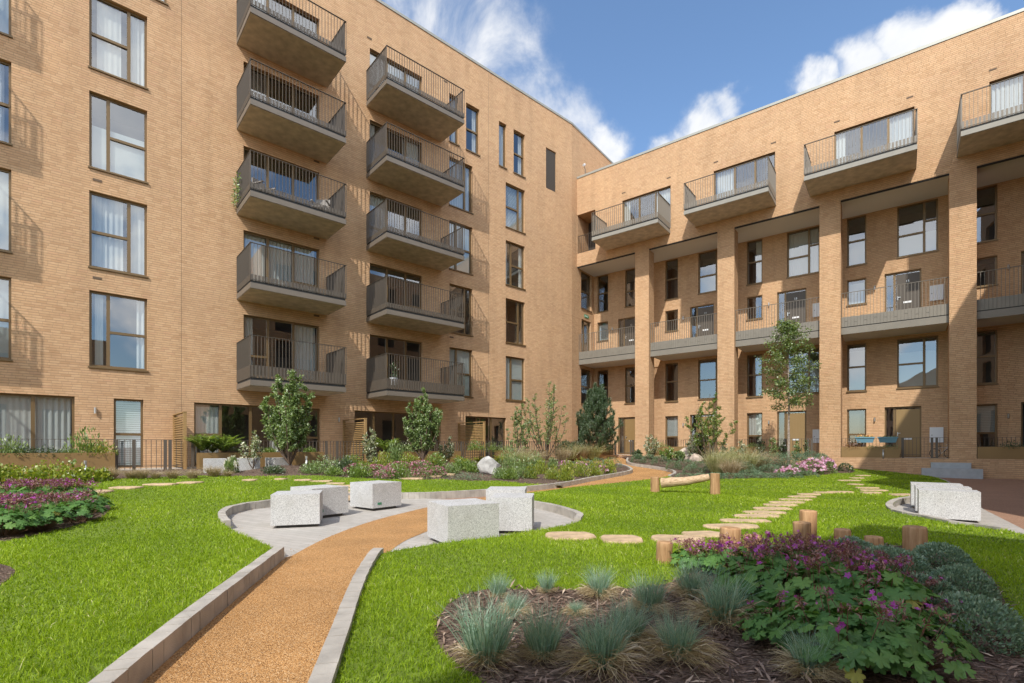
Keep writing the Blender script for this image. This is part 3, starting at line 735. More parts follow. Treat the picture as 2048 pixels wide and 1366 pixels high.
# kerbs: individual blocks along the edges
def kerb(lines, top, w=.105, l=.125):
    mb = MB()
    for line, side in lines:
        acc = [Vector(line[0])]; d = 0; 
        L2 = [Vector(p) for p in line]; seg = 0; pos = Vector(line[0]); stops = [pos.copy()]; need = l
        for a, b in zip(L2, L2[1:]):
            ln = (b - a).length; t = 0
            while ln - t >= need: t += need; stops.append(a + (b - a) * (t / ln)); need = l
            need -= ln - t
        for a, b in zip(stops, stops[1:]):
            q = b - a; m = (a + b) / 2; dd = q.normalized(); nn = Vector((-dd.y, dd.x)) * side
            c = m + nn * w / 2; z = base_h(c.x, c.y)
            mb.obox(c + nn * rnd(-.002, .002), dd, q.length - .005, w, z - .12, z + top + rnd(-.002, .002))
    return mb
k_l0 = min(range(len(e1b)), key=lambda i: (Vector(e1b[i]) - Vector(XY(onp(462, 1058)))).length)
k_r0 = min(range(len(e2b)), key=lambda i: (Vector(e2b[i]) - Vector(XY(onp(1140, 1056)))).length)
kb = kerb([(e1a, 1), (e1b[k_l0:], 1), (e2a, -1), (e2b[k_r0:], -1), (e2d, -1)], .135).build('kerb', KERBM, bevel=.006); tag(kb, kind='structure')
fl = kerb([(e1b[:k_l0], 1), (e2b[:k_r0], -1), (e2c, -1)], .06, .06, .4).build('edging', KERBM); tag(fl, kind='structure')

# lawns
KO = .1
l1 = offset(e1a, KO) + offset(e1b, .09)
bed_front = smooth_line([XY(on(*p)) for p in [(1128, 971), (1040, 966), (1000, 961.5), (945, 962), (880, 958.5), (830, 960), (700, 955), (640, 951), (560, 952), (480, 952.5), (400, 951), (320, 954), (230, 959), (205, 963), (130, 967), (60, 969), (0, 971), (-120, 978)]], .4)
kq = min(range(len(l1)), key=lambda i: (Vector(l1[i]) - Vector(bed_front[0])).length)
left_lawn = l1[:kq] + bed_front + [(-16.5, 9), (-12, 2.2), (-6, .6), (-2.2, 1.2)]
region('lawn', left_lawn, land_h, 0, TURFM, .45)
b2_front = smooth_line([XY(on(*p)) for p in [(1346, 956), (1390, 957.5), (1440, 958.5), (1500, 957), (1560, 955.5), (1620, 951.5), (1660, 948.5), (1672, 946), (1700, 946), (1710, 942), (1697, 938.5)]], .3)
road_edge = smooth_line([XY(on(*p)) for p in [(1712, 937.6), (1755, 941), (1798, 945.8), (1853, 951.7), (1877, 956.5), (1893, 963), (1903, 975), (1900, 988)]], .4)
lay2_in = smooth_line([XY(on(*p)) for p in [(1900, 992), (1880, 993), (1847, 995), (1822, 997.5), (1797, 1003), (1785, 1012.5), (1797, 1023), (1820, 1029), (1858, 1035.5), (1917, 1048), (1965, 1053), (2017, 1061), (2060, 1075), (2200, 1115), (2500, 1230)]], .25)
right_lawn = offset(e2a, -KO) + offset(e2b, -.09) + offset(e2c, -.06) + b2_front + [XY(rw(14.4, -.03))] + road_edge + lay2_in + [(5.2, .8), (2, .4), (-.6, .8)]
region('lawn', right_lawn, land_h, 0, TURFM, .45)
# second lay-by with its kerb, beside the brown court
lay2 = lay2_in[2:-2] + [XY(onp(*p)) for p in [(2080, 1076), (1967, 1019), (1930, 992), (1905, 985)]]
region('paving', lay2, base_h, .006, PAVING)
kl = kerb([(lay2_in[1:-14], -1)], .125).build('kerb', KERBM, bevel=.006); tag(kl, kind='structure')
e_ = kerb([(road_edge, 1)], .09, .06, .5).build('edging', KERBM); tag(e_, kind='structure')
# planting beds
b1 = bed_front[:-1] + [XY(lw(-27, -2.6)), XY(lw(-20, -2.45)), XY(lw(-12, -2.35)), XY(lw(-5, -2.35))] + offset(e1b, .09)[::-1][:len(l1) - kq - 1] 
region('planting_bed', b1, land_h, -.012, SOILM, .3)
b2 = [XY(v) for v in [rw(14.2, -.06), rw(9, -.06), rw(4.7, -.06)]] + [XY(rw(3.2, -.6))] + offset(e2d, -.09)[::-1] + b2_front[:-1]
region('planting_bed', b2, land_h, -.012, SOILM, .3)
NB_POLY = smooth_line([XY(on(*p)) for p in [(925, 1192), (893, 1213), (876, 1240), (872, 1270), (890, 1312), (945, 1350), (1010, 1420), (1200, 1600), (1600, 1650), (2150, 1500), (2140, 1330), (2048, 1275), (2008, 1200), (1975, 1150), (1900, 1110), (1800, 1093), (1700, 1088), (1600, 1096), (1500, 1118), (1400, 1140), (1325, 1172), (1250, 1178), (1180, 1181), (1060, 1180), (965, 1181), (925, 1192)]], .15)
GL_POLY = smooth_line([XY(on(*p)) for p in [(-260, 1150), (-100, 1100), (0, 1086), (30, 1079), (110, 1062), (188, 1041), (214, 1027), (221, 1015), (200, 1001), (150, 990), (0, 990), (-200, 1000), (-260, 1150)]], .2)
M2_POLY = smooth_line([XY(on(*p)) for p in [(-250, 1140), (0, 1129), (20, 1134), (31, 1142), (26, 1152), (0, 1172), (-100, 1230), (-400, 1300), (-250, 1140)]], .2)
for pz in (NB_POLY, GL_POLY, M2_POLY): region('planting_bed', pz[:-1], lambda x, y: land_h(x, y), .006, SOILM, .2)
# patios
mb = MB(); mb.box(-34, -.2, -2.03, -.001, .2, .505); pa = mb.build('patio', PATIO, None, (*PC, 0), ROT_L); tag(pa, kind='structure')

# ------------------------------------------------------------------ stepping stones
STONES = []
def stone(px, py, wpx, k, deep=1.0, label=None, group=None):
    p = on(px, py); dist = p.y; w = wpx / F * dist; d = .34 * deep * rnd(.9, 1.1)
    n = 16; mb = MB(); t = []; 
    for i in range(n):
        a = 2 * math.pi * i / n; c, s = math.cos(a), math.sin(a)
        rx = w / 2 * (abs(c) ** .6) * (1 if c > 0 else -1) * rnd(.93, 1.03); ry = d / 2 * (abs(s) ** .6) * (1 if s > 0 else -1) * rnd(.9, 1.05)
        t.append((rx, ry))
    top = [(x, y, .03 + rnd(-.003, .003)) for x, y in t]; mid = [(x * 1.03, y * 1.05, .012) for x, y in t]; bot = [(x, y, -.05) for x, y in t]
    mb.face(top)
    for i in range(n):
        j = (i + 1) % n; mb.face([mid[i], mid[j], top[j], top[i]]); mb.face([bot[i], bot[j], mid[j], mid[i]])
    o = mb.build('stepping_stone', STONEM, None, p, rnd(-.12, .12)); tag(o, label, 'stepping stone', group)
    STONES.append([(p.x + x * 1.05, p.y + y * 1.1) for x, y in t]); return o
ORD = ['first', 'second', 'third', 'fourth', 'fifth', 'sixth', 'seventh', 'eighth', 'ninth', 'tenth', 'eleventh', 'twelfth', 'thirteenth', 'fourteenth', 'fifteenth', 'sixteenth']
ch1 = [(1139, 1074, 99, 1.5), (1243, 1081, 82, 1.3), (1354, 1081, 102, 1.4), (1409, 1071, 84, 1.1), (1462, 1055, 108, 1), (1491, 1044, 94, .9), (1513, 1034, 90, .9), (1530, 1027, 80, .9), (1544, 1019, 74, .9), (1561, 1012, 66, .9), (1575, 1006.5, 68, .9), (1590, 1001, 62, .9), (1604, 995, 55, .9), (1618, 990, 42, .9), (1648, 986.5, 42, .9), (1682, 985.5, 48, .9)]
for i, q in enumerate(ch1):
    stone(q[0], q[1], q[2], i, q[3], f'sandstone stepping slab, {ORD[i]} of the long curved line, counted from the granite seats', 'stepping stones curving past the log posts')
for i, q in enumerate([(1725, 952, 26), (1714, 957, 26), (1699, 962, 42), (1711, 970, 28), (1735, 977, 42), (1748, 982, 50), (1742, 987, 38)]):
    stone(*q, i, .9, f'narrow sandstone slab, {ORD[i]} in the short line, counted from the brick plinth', 'stepping stones below the plinth')
stone(1808, 991, 48, 0, 1.1, 'sandstone slab lying alone in the grass beside the three-seat lay-by')
for i, q in enumerate([(186, 984, 70), (253, 976.5, 56), (321, 970, 60), (380, 966.4, 42)]):
    stone(*q, i, 1.3, f'wide sandstone slab, {ORD[i]} in the line leading away from the purple cranesbill', 'stepping stones by the golden planter')
for i, q in enumerate([(500, 961, 26), (562, 959, 22), (606, 961, 34), (643, 963.5, 42), (672, 968, 36)]):
    stone(*q, i, .9, f'thin sandstone slab, {ORD[i]} in the arc ahead of the three background seats', 'stepping stones in an arc')
for i, q in enumerate([(694, 973), (694, 979.5), (694, 987), (693, 995)]):
    stone(*q, 46, i, 1.0, f'sandstone slab between two granite seats, {ORD[i]} coming down to the paving', 'stepping stones behind the granite seats')
for i, q in enumerate([(822, 957.5, 50), (862, 953, 44), (893, 949, 36)]):
    stone(*q, i, .8, f'pale stone in the bark bed, {ORD[i]} on the way to the white boulder', 'stepping stones through the bark bed')

# ------------------------------------------------------------------ granite seats
def seat(px, py, rz, label, w=.68, d=.68, h=.49, hf=base_h, dz=0, group=None, plate=False):
    p = on(px, py, hf); t = empty('granite_seat', (p.x, p.y, p.z + dz), rz); tag(t, label, 'granite seat', group)
    mb = MB(); mb.box(-w / 2, w / 2, -d / 2, d / 2, .045, .045 + h); mb.build('block', GRANITE, t, bevel=.014)
    mb = MB(); mb.box(-w / 2 + .07, w / 2 - .07, -d / 2 + .07, d / 2 - .07, -.06, .044); mb.build('recessed_base', PLINTH, t)
    if plate:
        mb = MB(); mb.box(plate - .045, plate + .045, -d / 2 - .004, -d / 2 - .0005, .1, .145); mb.build('maker_plate', plain('green_plate', (.05, .22, .12), .5), t)
    return t
# ------------------------------------------------------------------ plant kit (numpy)
UP = np.array([0, 0, 1.0])
def unit(v): return v / (np.linalg.norm(v, axis=-1, keepdims=True) + 1e-9)
def leaves(P, D, size, asp=.45, droop=.15, up=.6, var=None):
    """Folded leaf: base, two sides, tip - P base (N,3), D direction (N,3)."""
    n = len(P); D = unit(D); r = unit(rng.normal(size=(n, 3)) * (1 - up) + UP * up)
    W = unit(np.cross(D, r)); Nn = np.cross(W, D); s = np.broadcast_to(np.asarray(size, float), (n,))[:, None]
    a = P; b = P + D * s * .5 + W * s * asp / 2 + Nn * s * .06; c = P + D * s - Nn * s * droop; d = P + D * s * .5 - W * s * asp / 2 + Nn * s * .06
    m = P + D * s * .5
    V = np.stack([a, b, c, d, m], 1).reshape(-1, 3); i = np.arange(n) * 5
    F_ = np.concatenate([np.stack([i, i + 4, i + 1], 1), np.stack([i + 4, i + 2, i + 1], 1), np.stack([i, i + 3, i + 4], 1), np.stack([i + 4, i + 3, i + 2], 1)])
    v = rng.random(n) if var is None else np.clip(var, 0, 1)
    return V, [F_], np.repeat(v, 5)
def blades(P, D, h, w, bend=.3, var=None):
    """Two-segment grass blade."""
    n = len(P); D = unit(D); r = unit(rng.normal(size=(n, 3)) * np.array([1, 1, .15])); W = unit(np.cross(D, r))
    h = np.broadcast_to(np.asarray(h, float), (n,))[:, None]; w = np.broadcast_to(np.asarray(w, float), (n,))[:, None]
    hz = unit(D * np.array([1, 1, 0]) + rng.normal(size=(n, 3)) * np.array([.4, .4, 0])); b = np.broadcast_to(np.asarray(bend, float), (n,))[:, None]
    m = P + D * h * .55; t = P + unit(D + hz * b - UP * b * .35) * h
    V = np.stack([P - W * w / 2, P + W * w / 2, m + W * w * .4, m - W * w * .4, t], 1).reshape(-1, 3); i = np.arange(n) * 5
    v = rng.random(n) if var is None else np.clip(var, 0, 1)
    return V, [np.stack([i, i + 1, i + 2, i + 3], 1), np.stack([i + 3, i + 2, i + 4], 1)], np.repeat(v, 5)
def rdir(n, up=0.0):
    d = rng.normal(size=(n, 3)); d[:, 2] += up; return unit(d)
def along(pts, ts):
    pts = np.asarray(pts, float); n = len(pts) - 1; x = np.clip(np.asarray(ts), 0, .9999) * n; i = x.astype(int); f = (x - i)[:, None]
    return pts[i] * (1 - f) + pts[i + 1] * f, unit(pts[i + 1] - pts[i])
def put(name, part, mat, parent, loc=(0, 0, 0)):
    V, Fs, v = part; return link(name, np_mesh(name, V, Fs, mat, v), parent, loc)

G = lambda *s: [(p, c) for p, c in s]
LF_MID = leaf_mat('leaf_mid', G((0, (.10, .165, .04)), (.5, (.21, .31, .09)), (1, (.37, .46, .18))))
LF_FRESH = leaf_mat('leaf_fresh', G((0, (.09, .16, .02)), (.5, (.18, .28, .04)), (1, (.32, .40, .08))))
LF_DARK = leaf_mat('leaf_dark', G((0, (.035, .07, .022)), (.6, (.07, .125, .04)), (1, (.13, .19, .07))))
LF_YEL = leaf_mat('leaf_lime', G((0, (.12, .19, .02)), (.5, (.27, .34, .03)), (.85, (.44, .44, .05)), (1, (.48, .30, .09))))
LF_VAR = leaf_mat('leaf_variegated', G((0, (.07, .12, .04)), (.4, (.20, .26, .11)), (.6, (.55, .56, .38)), (1, (.72, .72, .55))))
LF_HEBE = leaf_mat('leaf_grey_green', G((0, (.075, .14, .08)), (.5, (.155, .245, .14)), (1, (.29, .39, .23))), trans=.2, gl=.03)
LF_HEBEF = leaf_mat('leaf_hebe', G((0, (.10, .18, .12)), (.5, (.22, .33, .22)), (1, (.42, .53, .38))), trans=.2, gl=.03)
LF_HEBE2 = leaf_mat('leaf_sage', G((0, (.06, .12, .055)), (.5, (.12, .21, .09)), (1, (.21, .30, .14))), trans=.25)
LF_RED = leaf_mat('leaf_red', G((0, (.16, .05, .03)), (.5, (.30, .13, .06)), (1, (.22, .22, .06))))
LF_GER = leaf_mat('leaf_cranesbill', G((0, (.06, .145, .04)), (.6, (.115, .24, .06)), (.985, (.18, .32, .075)), (1, (.40, .32, .06))), trans=.3, gl=.02)
NEEDLE = leaf_mat('pine_needle', G((0, (.035, .075, .028)), (.5, (.075, .135, .052)), (1, (.15, .21, .09))), trans=.15)
FESC = leaf_mat('fescue_blue', G((0, (.13, .235, .18)), (.5, (.27, .42, .32)), (.9, (.42, .54, .44)), (1, (.45, .43, .28))), trans=.3, gl=.03)
STRAW = leaf_mat('dry_straw', G((0, (.26, .185, .095)), (.5, (.46, .355, .21)), (1, (.62, .52, .34))), trans=.25)
STIPA = leaf_mat('feather_grass', G((0, (.22, .26, .08)), (.5, (.42, .43, .18)), (1, (.62, .56, .32))), trans=.3)
GRASSM = leaf_mat('lawn_blade', G((0, (.13, .22, .008)), (.45, (.285, .415, .016)), (.85, (.43, .55, .045)), (.97, (.54, .60, .12)), (1, (.66, .64, .32))), trans=.4, gl=.015)
MAG = leaf_mat('magenta_petal', G((0, (.30, .03, .32)), (.6, (.46, .06, .46)), (1, (.55, .16, .48))), trans=.35, gl=.03)
CALYX = leaf_mat('red_calyx', G((0, (.12, .035, .035)), (.6, (.25, .085, .075)), (1, (.36, .17, .12))), trans=.2)
PINK = leaf_mat('pink_petal', G((0, (.62, .25, .50)), (.6, (.74, .42, .62)), (1, (.82, .62, .74))), trans=.3)
WHITE = leaf_mat('white_petal', G((0, (.72, .70, .62)), (1, (.84, .83, .8))), trans=.3)
HEATH = leaf_mat('heather_bloom', G((0, (.28, .09, .13)), (.6, (.48, .17, .25)), (1, (.55, .32, .33))), trans=.3)
ORANGE = leaf_mat('orange_petal', G((0, (.75, .25, .03)), (1, (.85, .5, .05))), trans=.3)
CHIPS = leaf_mat('bark_chip', G((0, (.05, .03, .02)), (.4, (.17, .11, .08)), (.8, (.33, .235, .175)), (1, (.58, .46, .34))), trans=0, gl=.03)

# ---- lawn blades, sown over the lawns outside the beds and slabs
def sow(polys, skip, n, box, hmin, hmax, wid, holes=()):
    X = rng.uniform(box[0], box[1], n); Y = rng.uniform(box[2], box[3], n)
    k = np.zeros(n, bool)
    for p in polys: k |= inpoly_np(X, Y, p)
    for p in skip: k &= ~inpoly_np(X, Y, p)
    return X[k], Y[k]
def heights(X, Y, h):
    gx0, gy0, st = -24, -2, .25
    global _hg
    try: _hg
    except NameError:
        _hg = np.array([[h(gx0 + i * st, gy0 + j * st) for j in range(140)] for i in range(200)])
    a = np.clip((X - gx0) / st, 0, 198.99); b = np.clip((Y - gy0) / st, 0, 138.99); i = a.astype(int); j = b.astype(int); fa = a - i; fb = b - j
    return _hg[i, j] * (1 - fa) * (1 - fb) + _hg[i + 1, j] * fa * (1 - fb) + _hg[i, j + 1] * (1 - fa) * fb + _hg[i + 1, j + 1] * fa * fb
SKIP = [NB_POLY, GL_POLY, M2_POLY]
def lawn_band(name, d0, d1, dens, h, w):
    bx = (-16, 18, 0.6, 24); n = int(dens * (bx[1] - bx[0]) * (bx[3] - bx[2]))
    X = rng.uniform(bx[0], bx[1], n); Y = rng.uniform(bx[2], bx[3], n); R = np.hypot(X, Y)
    k = (R > d0) & (R <= d1) & (np.abs(X) < 1.18 * Y + 1.2); X, Y = X[k], Y[k]
    k = inpoly_np(X, Y, left_lawn) | inpoly_np(X, Y, right_lawn)
    for p in SKIP + STONES: k &= ~inpoly_np(X, Y, p)
    X, Y = X[k], Y[k]; n = len(X)
    Z = heights(X, Y, land_h)
    patch = .5 + .22 * np.sin(X * 1.7 + 1.3 * np.sin(Y * 1.1)) + .2 * np.sin(Y * 2.3 + X * .7) + .12 * np.sin(5.1 * X + 3 * Y)
    P = np.stack([X, Y, Z - .004], 1); D = unit(np.stack([rng.normal(0, .32, n), rng.normal(0, .32, n), np.ones(n)], 1))
    hh = h * rng.uniform(.5, 1.3, n) * (.7 + .6 * patch)
    return blades(P, D, hh, w * rng.uniform(.7, 1.3, n), rng.uniform(.1, .9, n), np.clip(rng.normal(.42, .2, n) + .42 * (patch - .5) + (rng.random(n) > .985) * .5, 0, 1))
GB = [lawn_band('a', 0, 4.2, 6500, .055, .0038), lawn_band('b', 4.2, 8, 3600, .05, .0055), lawn_band('c', 8, 14, 1500, .046, .009), lawn_band('d', 14, 30, 600, .042, .015)]
V, Fs, v = merge(GB); tag(link('lawn_grass', np_mesh('lawn_grass', V, Fs, GRASSM, v)), kind='stuff')

# ---- stray gravel along the edges of the path
n = 2600; ln = [q for q in e1a + e2a + e1b[k_l0:] + pr_ + pl_]; ii = rng.integers(0, len(ln), n); LX = np.array(ln)
GX = LX[ii, 0] + rng.normal(0, .09, n); GY = LX[ii, 1] + rng.normal(0, .09, n); k = inpoly_np(GX, GY, path_poly) | inpoly_np(GX, GY, lay); GX, GY = GX[k], GY[k]
GZ = np.array([base_h(a, b) for a, b in zip(GX, GY)]) + .007; n = len(GX)
V, Fs, v = leaves(np.stack([GX, GY, GZ], 1), rdir(n), rng.uniform(.006, .014, n), .9, 0, .6)
tag(link('loose_gravel', np_mesh('loose_gravel', V, Fs, leaf_mat('loose_stone', G((0, (.3, .15, .05)), (.6, (.5, .29, .11)), (1, (.6, .5, .36))), 0, .5, 0), v)), kind='stuff')

# ---- bark chips on the beds
def chips(poly, n, size):
    xs = [p[0] for p in poly]; ys = [p[1] for p in poly]
    X = rng.uniform(min(xs), max(xs), n * 2); Y = rng.uniform(max(.9, min(ys)), max(ys), n * 2); k = inpoly_np(X, Y, poly) & (np.abs(X) < 1.15 * Y + .8); X, Y = X[k][:n], Y[k][:n]
    n = len(X); Z = heights(X, Y, land_h) + rng.uniform(.004, .022, n)
    D = np.stack([rng.normal(size=n), rng.normal(size=n), rng.normal(0, .22, n)], 1)
    return leaves(np.stack([X, Y, Z], 1), D, size * rng.uniform(.4, 1.6, n), .17, .0, .95, np.clip(rng.beta(1.4, 2.2, n) + (rng.random(n) > .95) * .5, 0, 1))
V, Fs, v = merge([chips(NB_POLY, 10000, .07), chips(GL_POLY, 1500, .05), chips(M2_POLY, 500, .05), chips(b1, 9000, .07), chips(b2, 6000, .07)])
tag(link('bark_mulch', np_mesh('bark_mulch', V, Fs, CHIPS, v)), kind='stuff')

# ---- grasses
def tuft_part(n, r0, h, w, spread, bend, mat_low=0, hv=.35):
    a = rng.uniform(0, 6.283, n); r = r0 * np.sqrt(rng.random(n)); P = np.stack([r * np.cos(a), r * np.sin(a), np.zeros(n)], 1)
    ln = spread * (r / r0) ** .7 * rng.uniform(.5, 1.2, n)
    D = np.stack([np.cos(a) * ln + rng.normal(0, .12, n), np.sin(a) * ln + rng.normal(0, .12, n), np.ones(n)], 1)
    return blades(P, D, h * rng.uniform(1 - hv, 1 + hv * .6, n), w, rng.uniform(0, bend, n))
def skirt_part(n, r0, l):
    a = rng.uniform(0, 6.283, n); r = r0 * rng.uniform(.2, 1, n); P = np.stack([r * np.cos(a), r * np.sin(a), rng.uniform(.02, .09, n)], 1)
    D = np.stack([np.cos(a + rng.normal(0, .4, n)), np.sin(a + rng.normal(0, .4, n)), rng.uniform(-.1, .55, n)], 1)
    return blades(P, D, l * rng.uniform(.5, 1.1, n), .0035, rng.uniform(.5, 1.6, n))
FES = []
for k in range(4):
    bl = np_mesh('blades', *[(lambda q: (q[0], q[1]))(t) for t in [tuft_part(620, .085, .36, .0032, .62, .5)]][0], FESC, None) if False else None
    t = tuft_part(380, .08, .36, .0042, .46, .4); s = skirt_part(420, .1, .17)
    FES.append((np_mesh('blades', t[0], t[1], FESC, t[2]), np_mesh('straw', s[0], s[1], STRAW, s[2])))
def fescue(px, py, hpx, label, k, skirt=1.0, group='blue fescue tufts'):
    p = on(px, py); h = hpx / F * p.y; s = h / .40
    t = empty('fescue_tuft', p, rnd(0, 6)); tag(t, label, 'grass tuft', group)
    link('blades', FES[k % 4][0], t, (0, 0, .03 * s), 0, (s * .95, s * .95, s)); link('straw', FES[k % 4][1], t, (0, 0, 0), 0, (s * skirt,) * 3)
STP = []
for k in range(3):
    t = tuft_part(900, .12, .55, .0045, .5, 1.1); STP.append(np_mesh('blades', t[0], t[1], STIPA, t[2]))
def feather(px, py, hpx, label, k, mat=None, wide=1.0, group='feather grasses in the beds'):
    p = on(px, py); s = hpx / F * p.y / .52
    me = STP[k % 3]
    if mat:
        key = '_m' + mat.name + str(k % 3)
        if key not in bpy.data.meshes: me = me.copy(); me.name = key; me.materials.clear(); me.materials.append(mat)
        else: me = bpy.data.meshes[key]
    o = link('feather_grass_tuft', me, None, p, rnd(0, 6), (s * wide, s * wide, s)); tag(o, label, 'ornamental grass', group); return o

# ---- cranesbill (palmate leaves, magenta flowers over red calyces)
def palmate(n_lobe=7, R=1.0):
    o = []; 
    for i in range(n_lobe):
        a0 = -2.5 + 5.0 * i / (n_lobe - 1); w = 5.0 / (n_lobe - 1)
        L_ = R * (1 - .16 * abs(i - (n_lobe - 1) / 2) / ((n_lobe - 1) / 2))
        for t, rr in ((-.48, .60), (-.4, .80), (-.3, .86), (-.24, .82), (-.14, .95), (0, 1.0), (.14, .95), (.24, .82), (.3, .86), (.4, .80)): o.append((a0 + t * w, L_ * rr))
    return o
PALM = palmate()
def palm_leaves(P, Nrm, size, var):
    n = len(P); k = len(PALM); a = np.array([q[0] for q in PALM]); r = np.array([q[1] for q in PALM])
    Nn = unit(Nrm); ref = unit(rng.normal(size=(n, 3))); U = unit(np.cross(Nn, ref)); W = np.cross(Nn, U); s = np.asarray(size)[:, None, None]
    cup = (.22 * r ** 2 - .06 * np.cos(7 * a))[None, :, None]
    ring = P[:, None, :] + s * (U[:, None, :] * (r * np.cos(a))[None, :, None] + W[:, None, :] * (r * np.sin(a))[None, :, None] - Nn[:, None, :] * cup)
    V = np.concatenate([P[:, None, :], ring], 1).reshape(-1, 3); b = np.arange(n)[:, None] * (k + 1)
    j = np.arange(k - 1)[None, :]
    F_ = np.stack([np.broadcast_to(b, (n, k - 1)), b + 1 + j, b + 2 + j], 2).reshape(-1, 3)
    return V, [F_], np.repeat(var, k + 1)
def petals(P, Nrm, size, m=5, var=None):
    n = len(P); Nn = unit(Nrm); U = unit(np.cross(Nn, rng.normal(size=(n, 3)))); W = np.cross(Nn, U); parts = []
    for i in range(m):
        a = 6.283 * i / m; D = U * math.cos(a) + W * math.sin(a) + Nn * .25
        Wd = np.cross(Nn, D); s = np.asarray(size)[:, None]
        q = np.stack([P, P + D * s * .6 + Wd * s * .34, P + D * s, P + D * s * .6 - Wd * s * .34], 1); parts.append(q)
    V = np.concatenate(parts, 1).reshape(-1, 3); i = np.arange(n * m) * 4
    v = rng.random(n) if var is None else var
    return V, [np.stack([i, i + 1, i + 2, i + 3], 1)], np.repeat(v, 4 * m)
def cranesbill_meshes(nl=120, ht=.34, rad=.36, nf=26):
    a = rng.uniform(0, 6.283, nl); r = rad * np.sqrt(rng.random(nl)) * 1.05; z = ht * (.35 + .65 * np.sqrt(np.clip(1 - (r / rad / 1.1) ** 2, 0.02, 1))) * rng.uniform(.55, 1.05, nl)
    P = np.stack([r * np.cos(a), r * np.sin(a), z], 1); Nn = np.stack([np.cos(a) * r / rad * .9, np.sin(a) * r / rad * .9, np.ones(nl)], 1) + rng.normal(0, .25, (nl, 3))
    var = np.clip(rng.normal(.5, .22, nl) + (rng.random(nl) > .99) * .6, 0, .995)
    lv = palm_leaves(P, Nn, rng.uniform(.04, .072, nl), var)
    mb = MB()
    for i in range(0, nl, 2): mb.tube([(P[i][0] * .3, P[i][1] * .3, 0), (P[i][0] * .8, P[i][1] * .8, P[i][2] * .6), tuple(P[i])], [.003, .0025, .002], 4, cap=False)
    a = rng.uniform(0, 6.283, nf); r = rad * np.sqrt(rng.random(nf)) * .95; H = ht * rng.uniform(.98, 1.3, nf); T = np.stack([r * np.cos(a), r * np.sin(a), H], 1)
    for i in range(nf): mb.tube([(T[i][0] * .5, T[i][1] * .5, .08), tuple(T[i])], [.003, .002], 4, cap=False)
    c = np.repeat(T, 16, 0); cal = leaves(c + rng.normal(0, .012, c.shape), rdir(len(c), .6), rng.uniform(.02, .04, len(c)), .28, 0, .3)
    k = rng.random(nf) < .34; f = np.repeat(T[k], 3, 0); f = f + rng.normal(0, .022, f.shape) + np.array([0, 0, .012])
    fl = petals(f, rdir(len(f), 1.2), rng.uniform(.014, .021, len(f)))
    return (np_mesh('leaves', lv[0], lv[1], LF_GER, lv[2]), mb.mesh('stems', [plain('stem_red', (.16, .09, .05), .7)]), np_mesh('calyces', cal[0], cal[1], CALYX, cal[2]), np_mesh('flowers', fl[0], fl[1], MAG, fl[2]))
CB = [cranesbill_meshes(165, .31, .36, 12) for _ in range(3)]; CBF = [cranesbill_meshes(120, .27, .36, 72) for _ in range(2)]
def cranesbill(p, s, label, bloom=False, k=0, group='purple cranesbill plants'):
    t = empty('cranesbill_plant', p, rnd(0, 6)); tag(t, label, 'flowering plant', group); ms = (CBF if bloom else CB)[k % (2 if bloom else 3)]
    for nm, me in zip(('foliage', 'stem_foliage', 'calyx_foliage', 'blossom'), ms): link(nm, me, t, (0, 0, 0), 0, s)
    return t

# ---- mounds of small leaves
def mound_mesh(n, rx, rz, size, asp, mat, up=.5, lumps=9, out_=.9):
    a = rng.uniform(0, 6.283, n); u = rng.random(n); th = np.arccos(u); d = np.stack([np.sin(th) * np.cos(a), np.sin(th) * np.sin(a), np.cos(th)], 1)
    L0 = rdir(lumps, .3); L0[:, 2] = np.abs(L0[:, 2]); dots = np.max(d @ L0.T, 1); k = .78 + .26 * np.clip((dots - .6) / .4, 0, 1)
    rr = k * (rng.uniform(.72, 1.03, n) ** .6 if out_ > .8 else rng.uniform(.35, 1.22, n))
    P = d * rr[:, None] * np.array([rx, rx, rz]); D = d * out_ + UP * up + rng.normal(0, .45, (n, 3))
    q = leaves(P, D, size * rng.uniform(.7, 1.3, n), asp, .1, .3, np.clip(rng.normal(.45, .22, n) + .25 * (k - .9), 0, 1)); return np_mesh('foliage', q[0], q[1], mat, q[2])
_md = {}
def mound(name, p, rx, rz, mat, n=1500, size=.03, asp=.4, label=None, cat='shrub', group=None, var=0, flowers=None, up=.5, nfl=60, fs=.022):
    if size > .05: size, n = size * .62, int(n * 2.0)
    key = (mat.name, n, size, asp, var % 3, up, round(rx, 1))
    if key not in _md: _md[key] = mound_mesh(n, 1, 1, size / max(rx, .01), asp, mat, up, out_=.9 if up < .65 else .7)
    t = empty(name, p, rnd(0, 6)); tag(t, label, cat, group)
    link('foliage', _md[key], t, (0, 0, -.02), 0, (rx, rx * rnd(.9, 1.1), rz))
    if flowers:
        kf = (flowers.name, nfl, fs)
        if kf not in _md:
            a = rng.uniform(0, 6.283, nfl); th = np.arccos(rng.uniform(.25, 1, nfl)); d = np.stack([np.sin(th) * np.cos(a), np.sin(th) * np.sin(a), np.cos(th)], 1)
            c = np.repeat(d * 1.04, 4, 0) + rng.normal(0, .04, (nfl * 4, 3)); q = petals(c, rdir(len(c), .8), rng.uniform(.7, 1.3, len(c)) * fs / rx); _md[kf] = np_mesh('flowers', q[0], q[1], flowers, q[2])
        link('blossom', _md[kf], t, (0, 0, 0), 0, (rx, rx, rz))
    return t

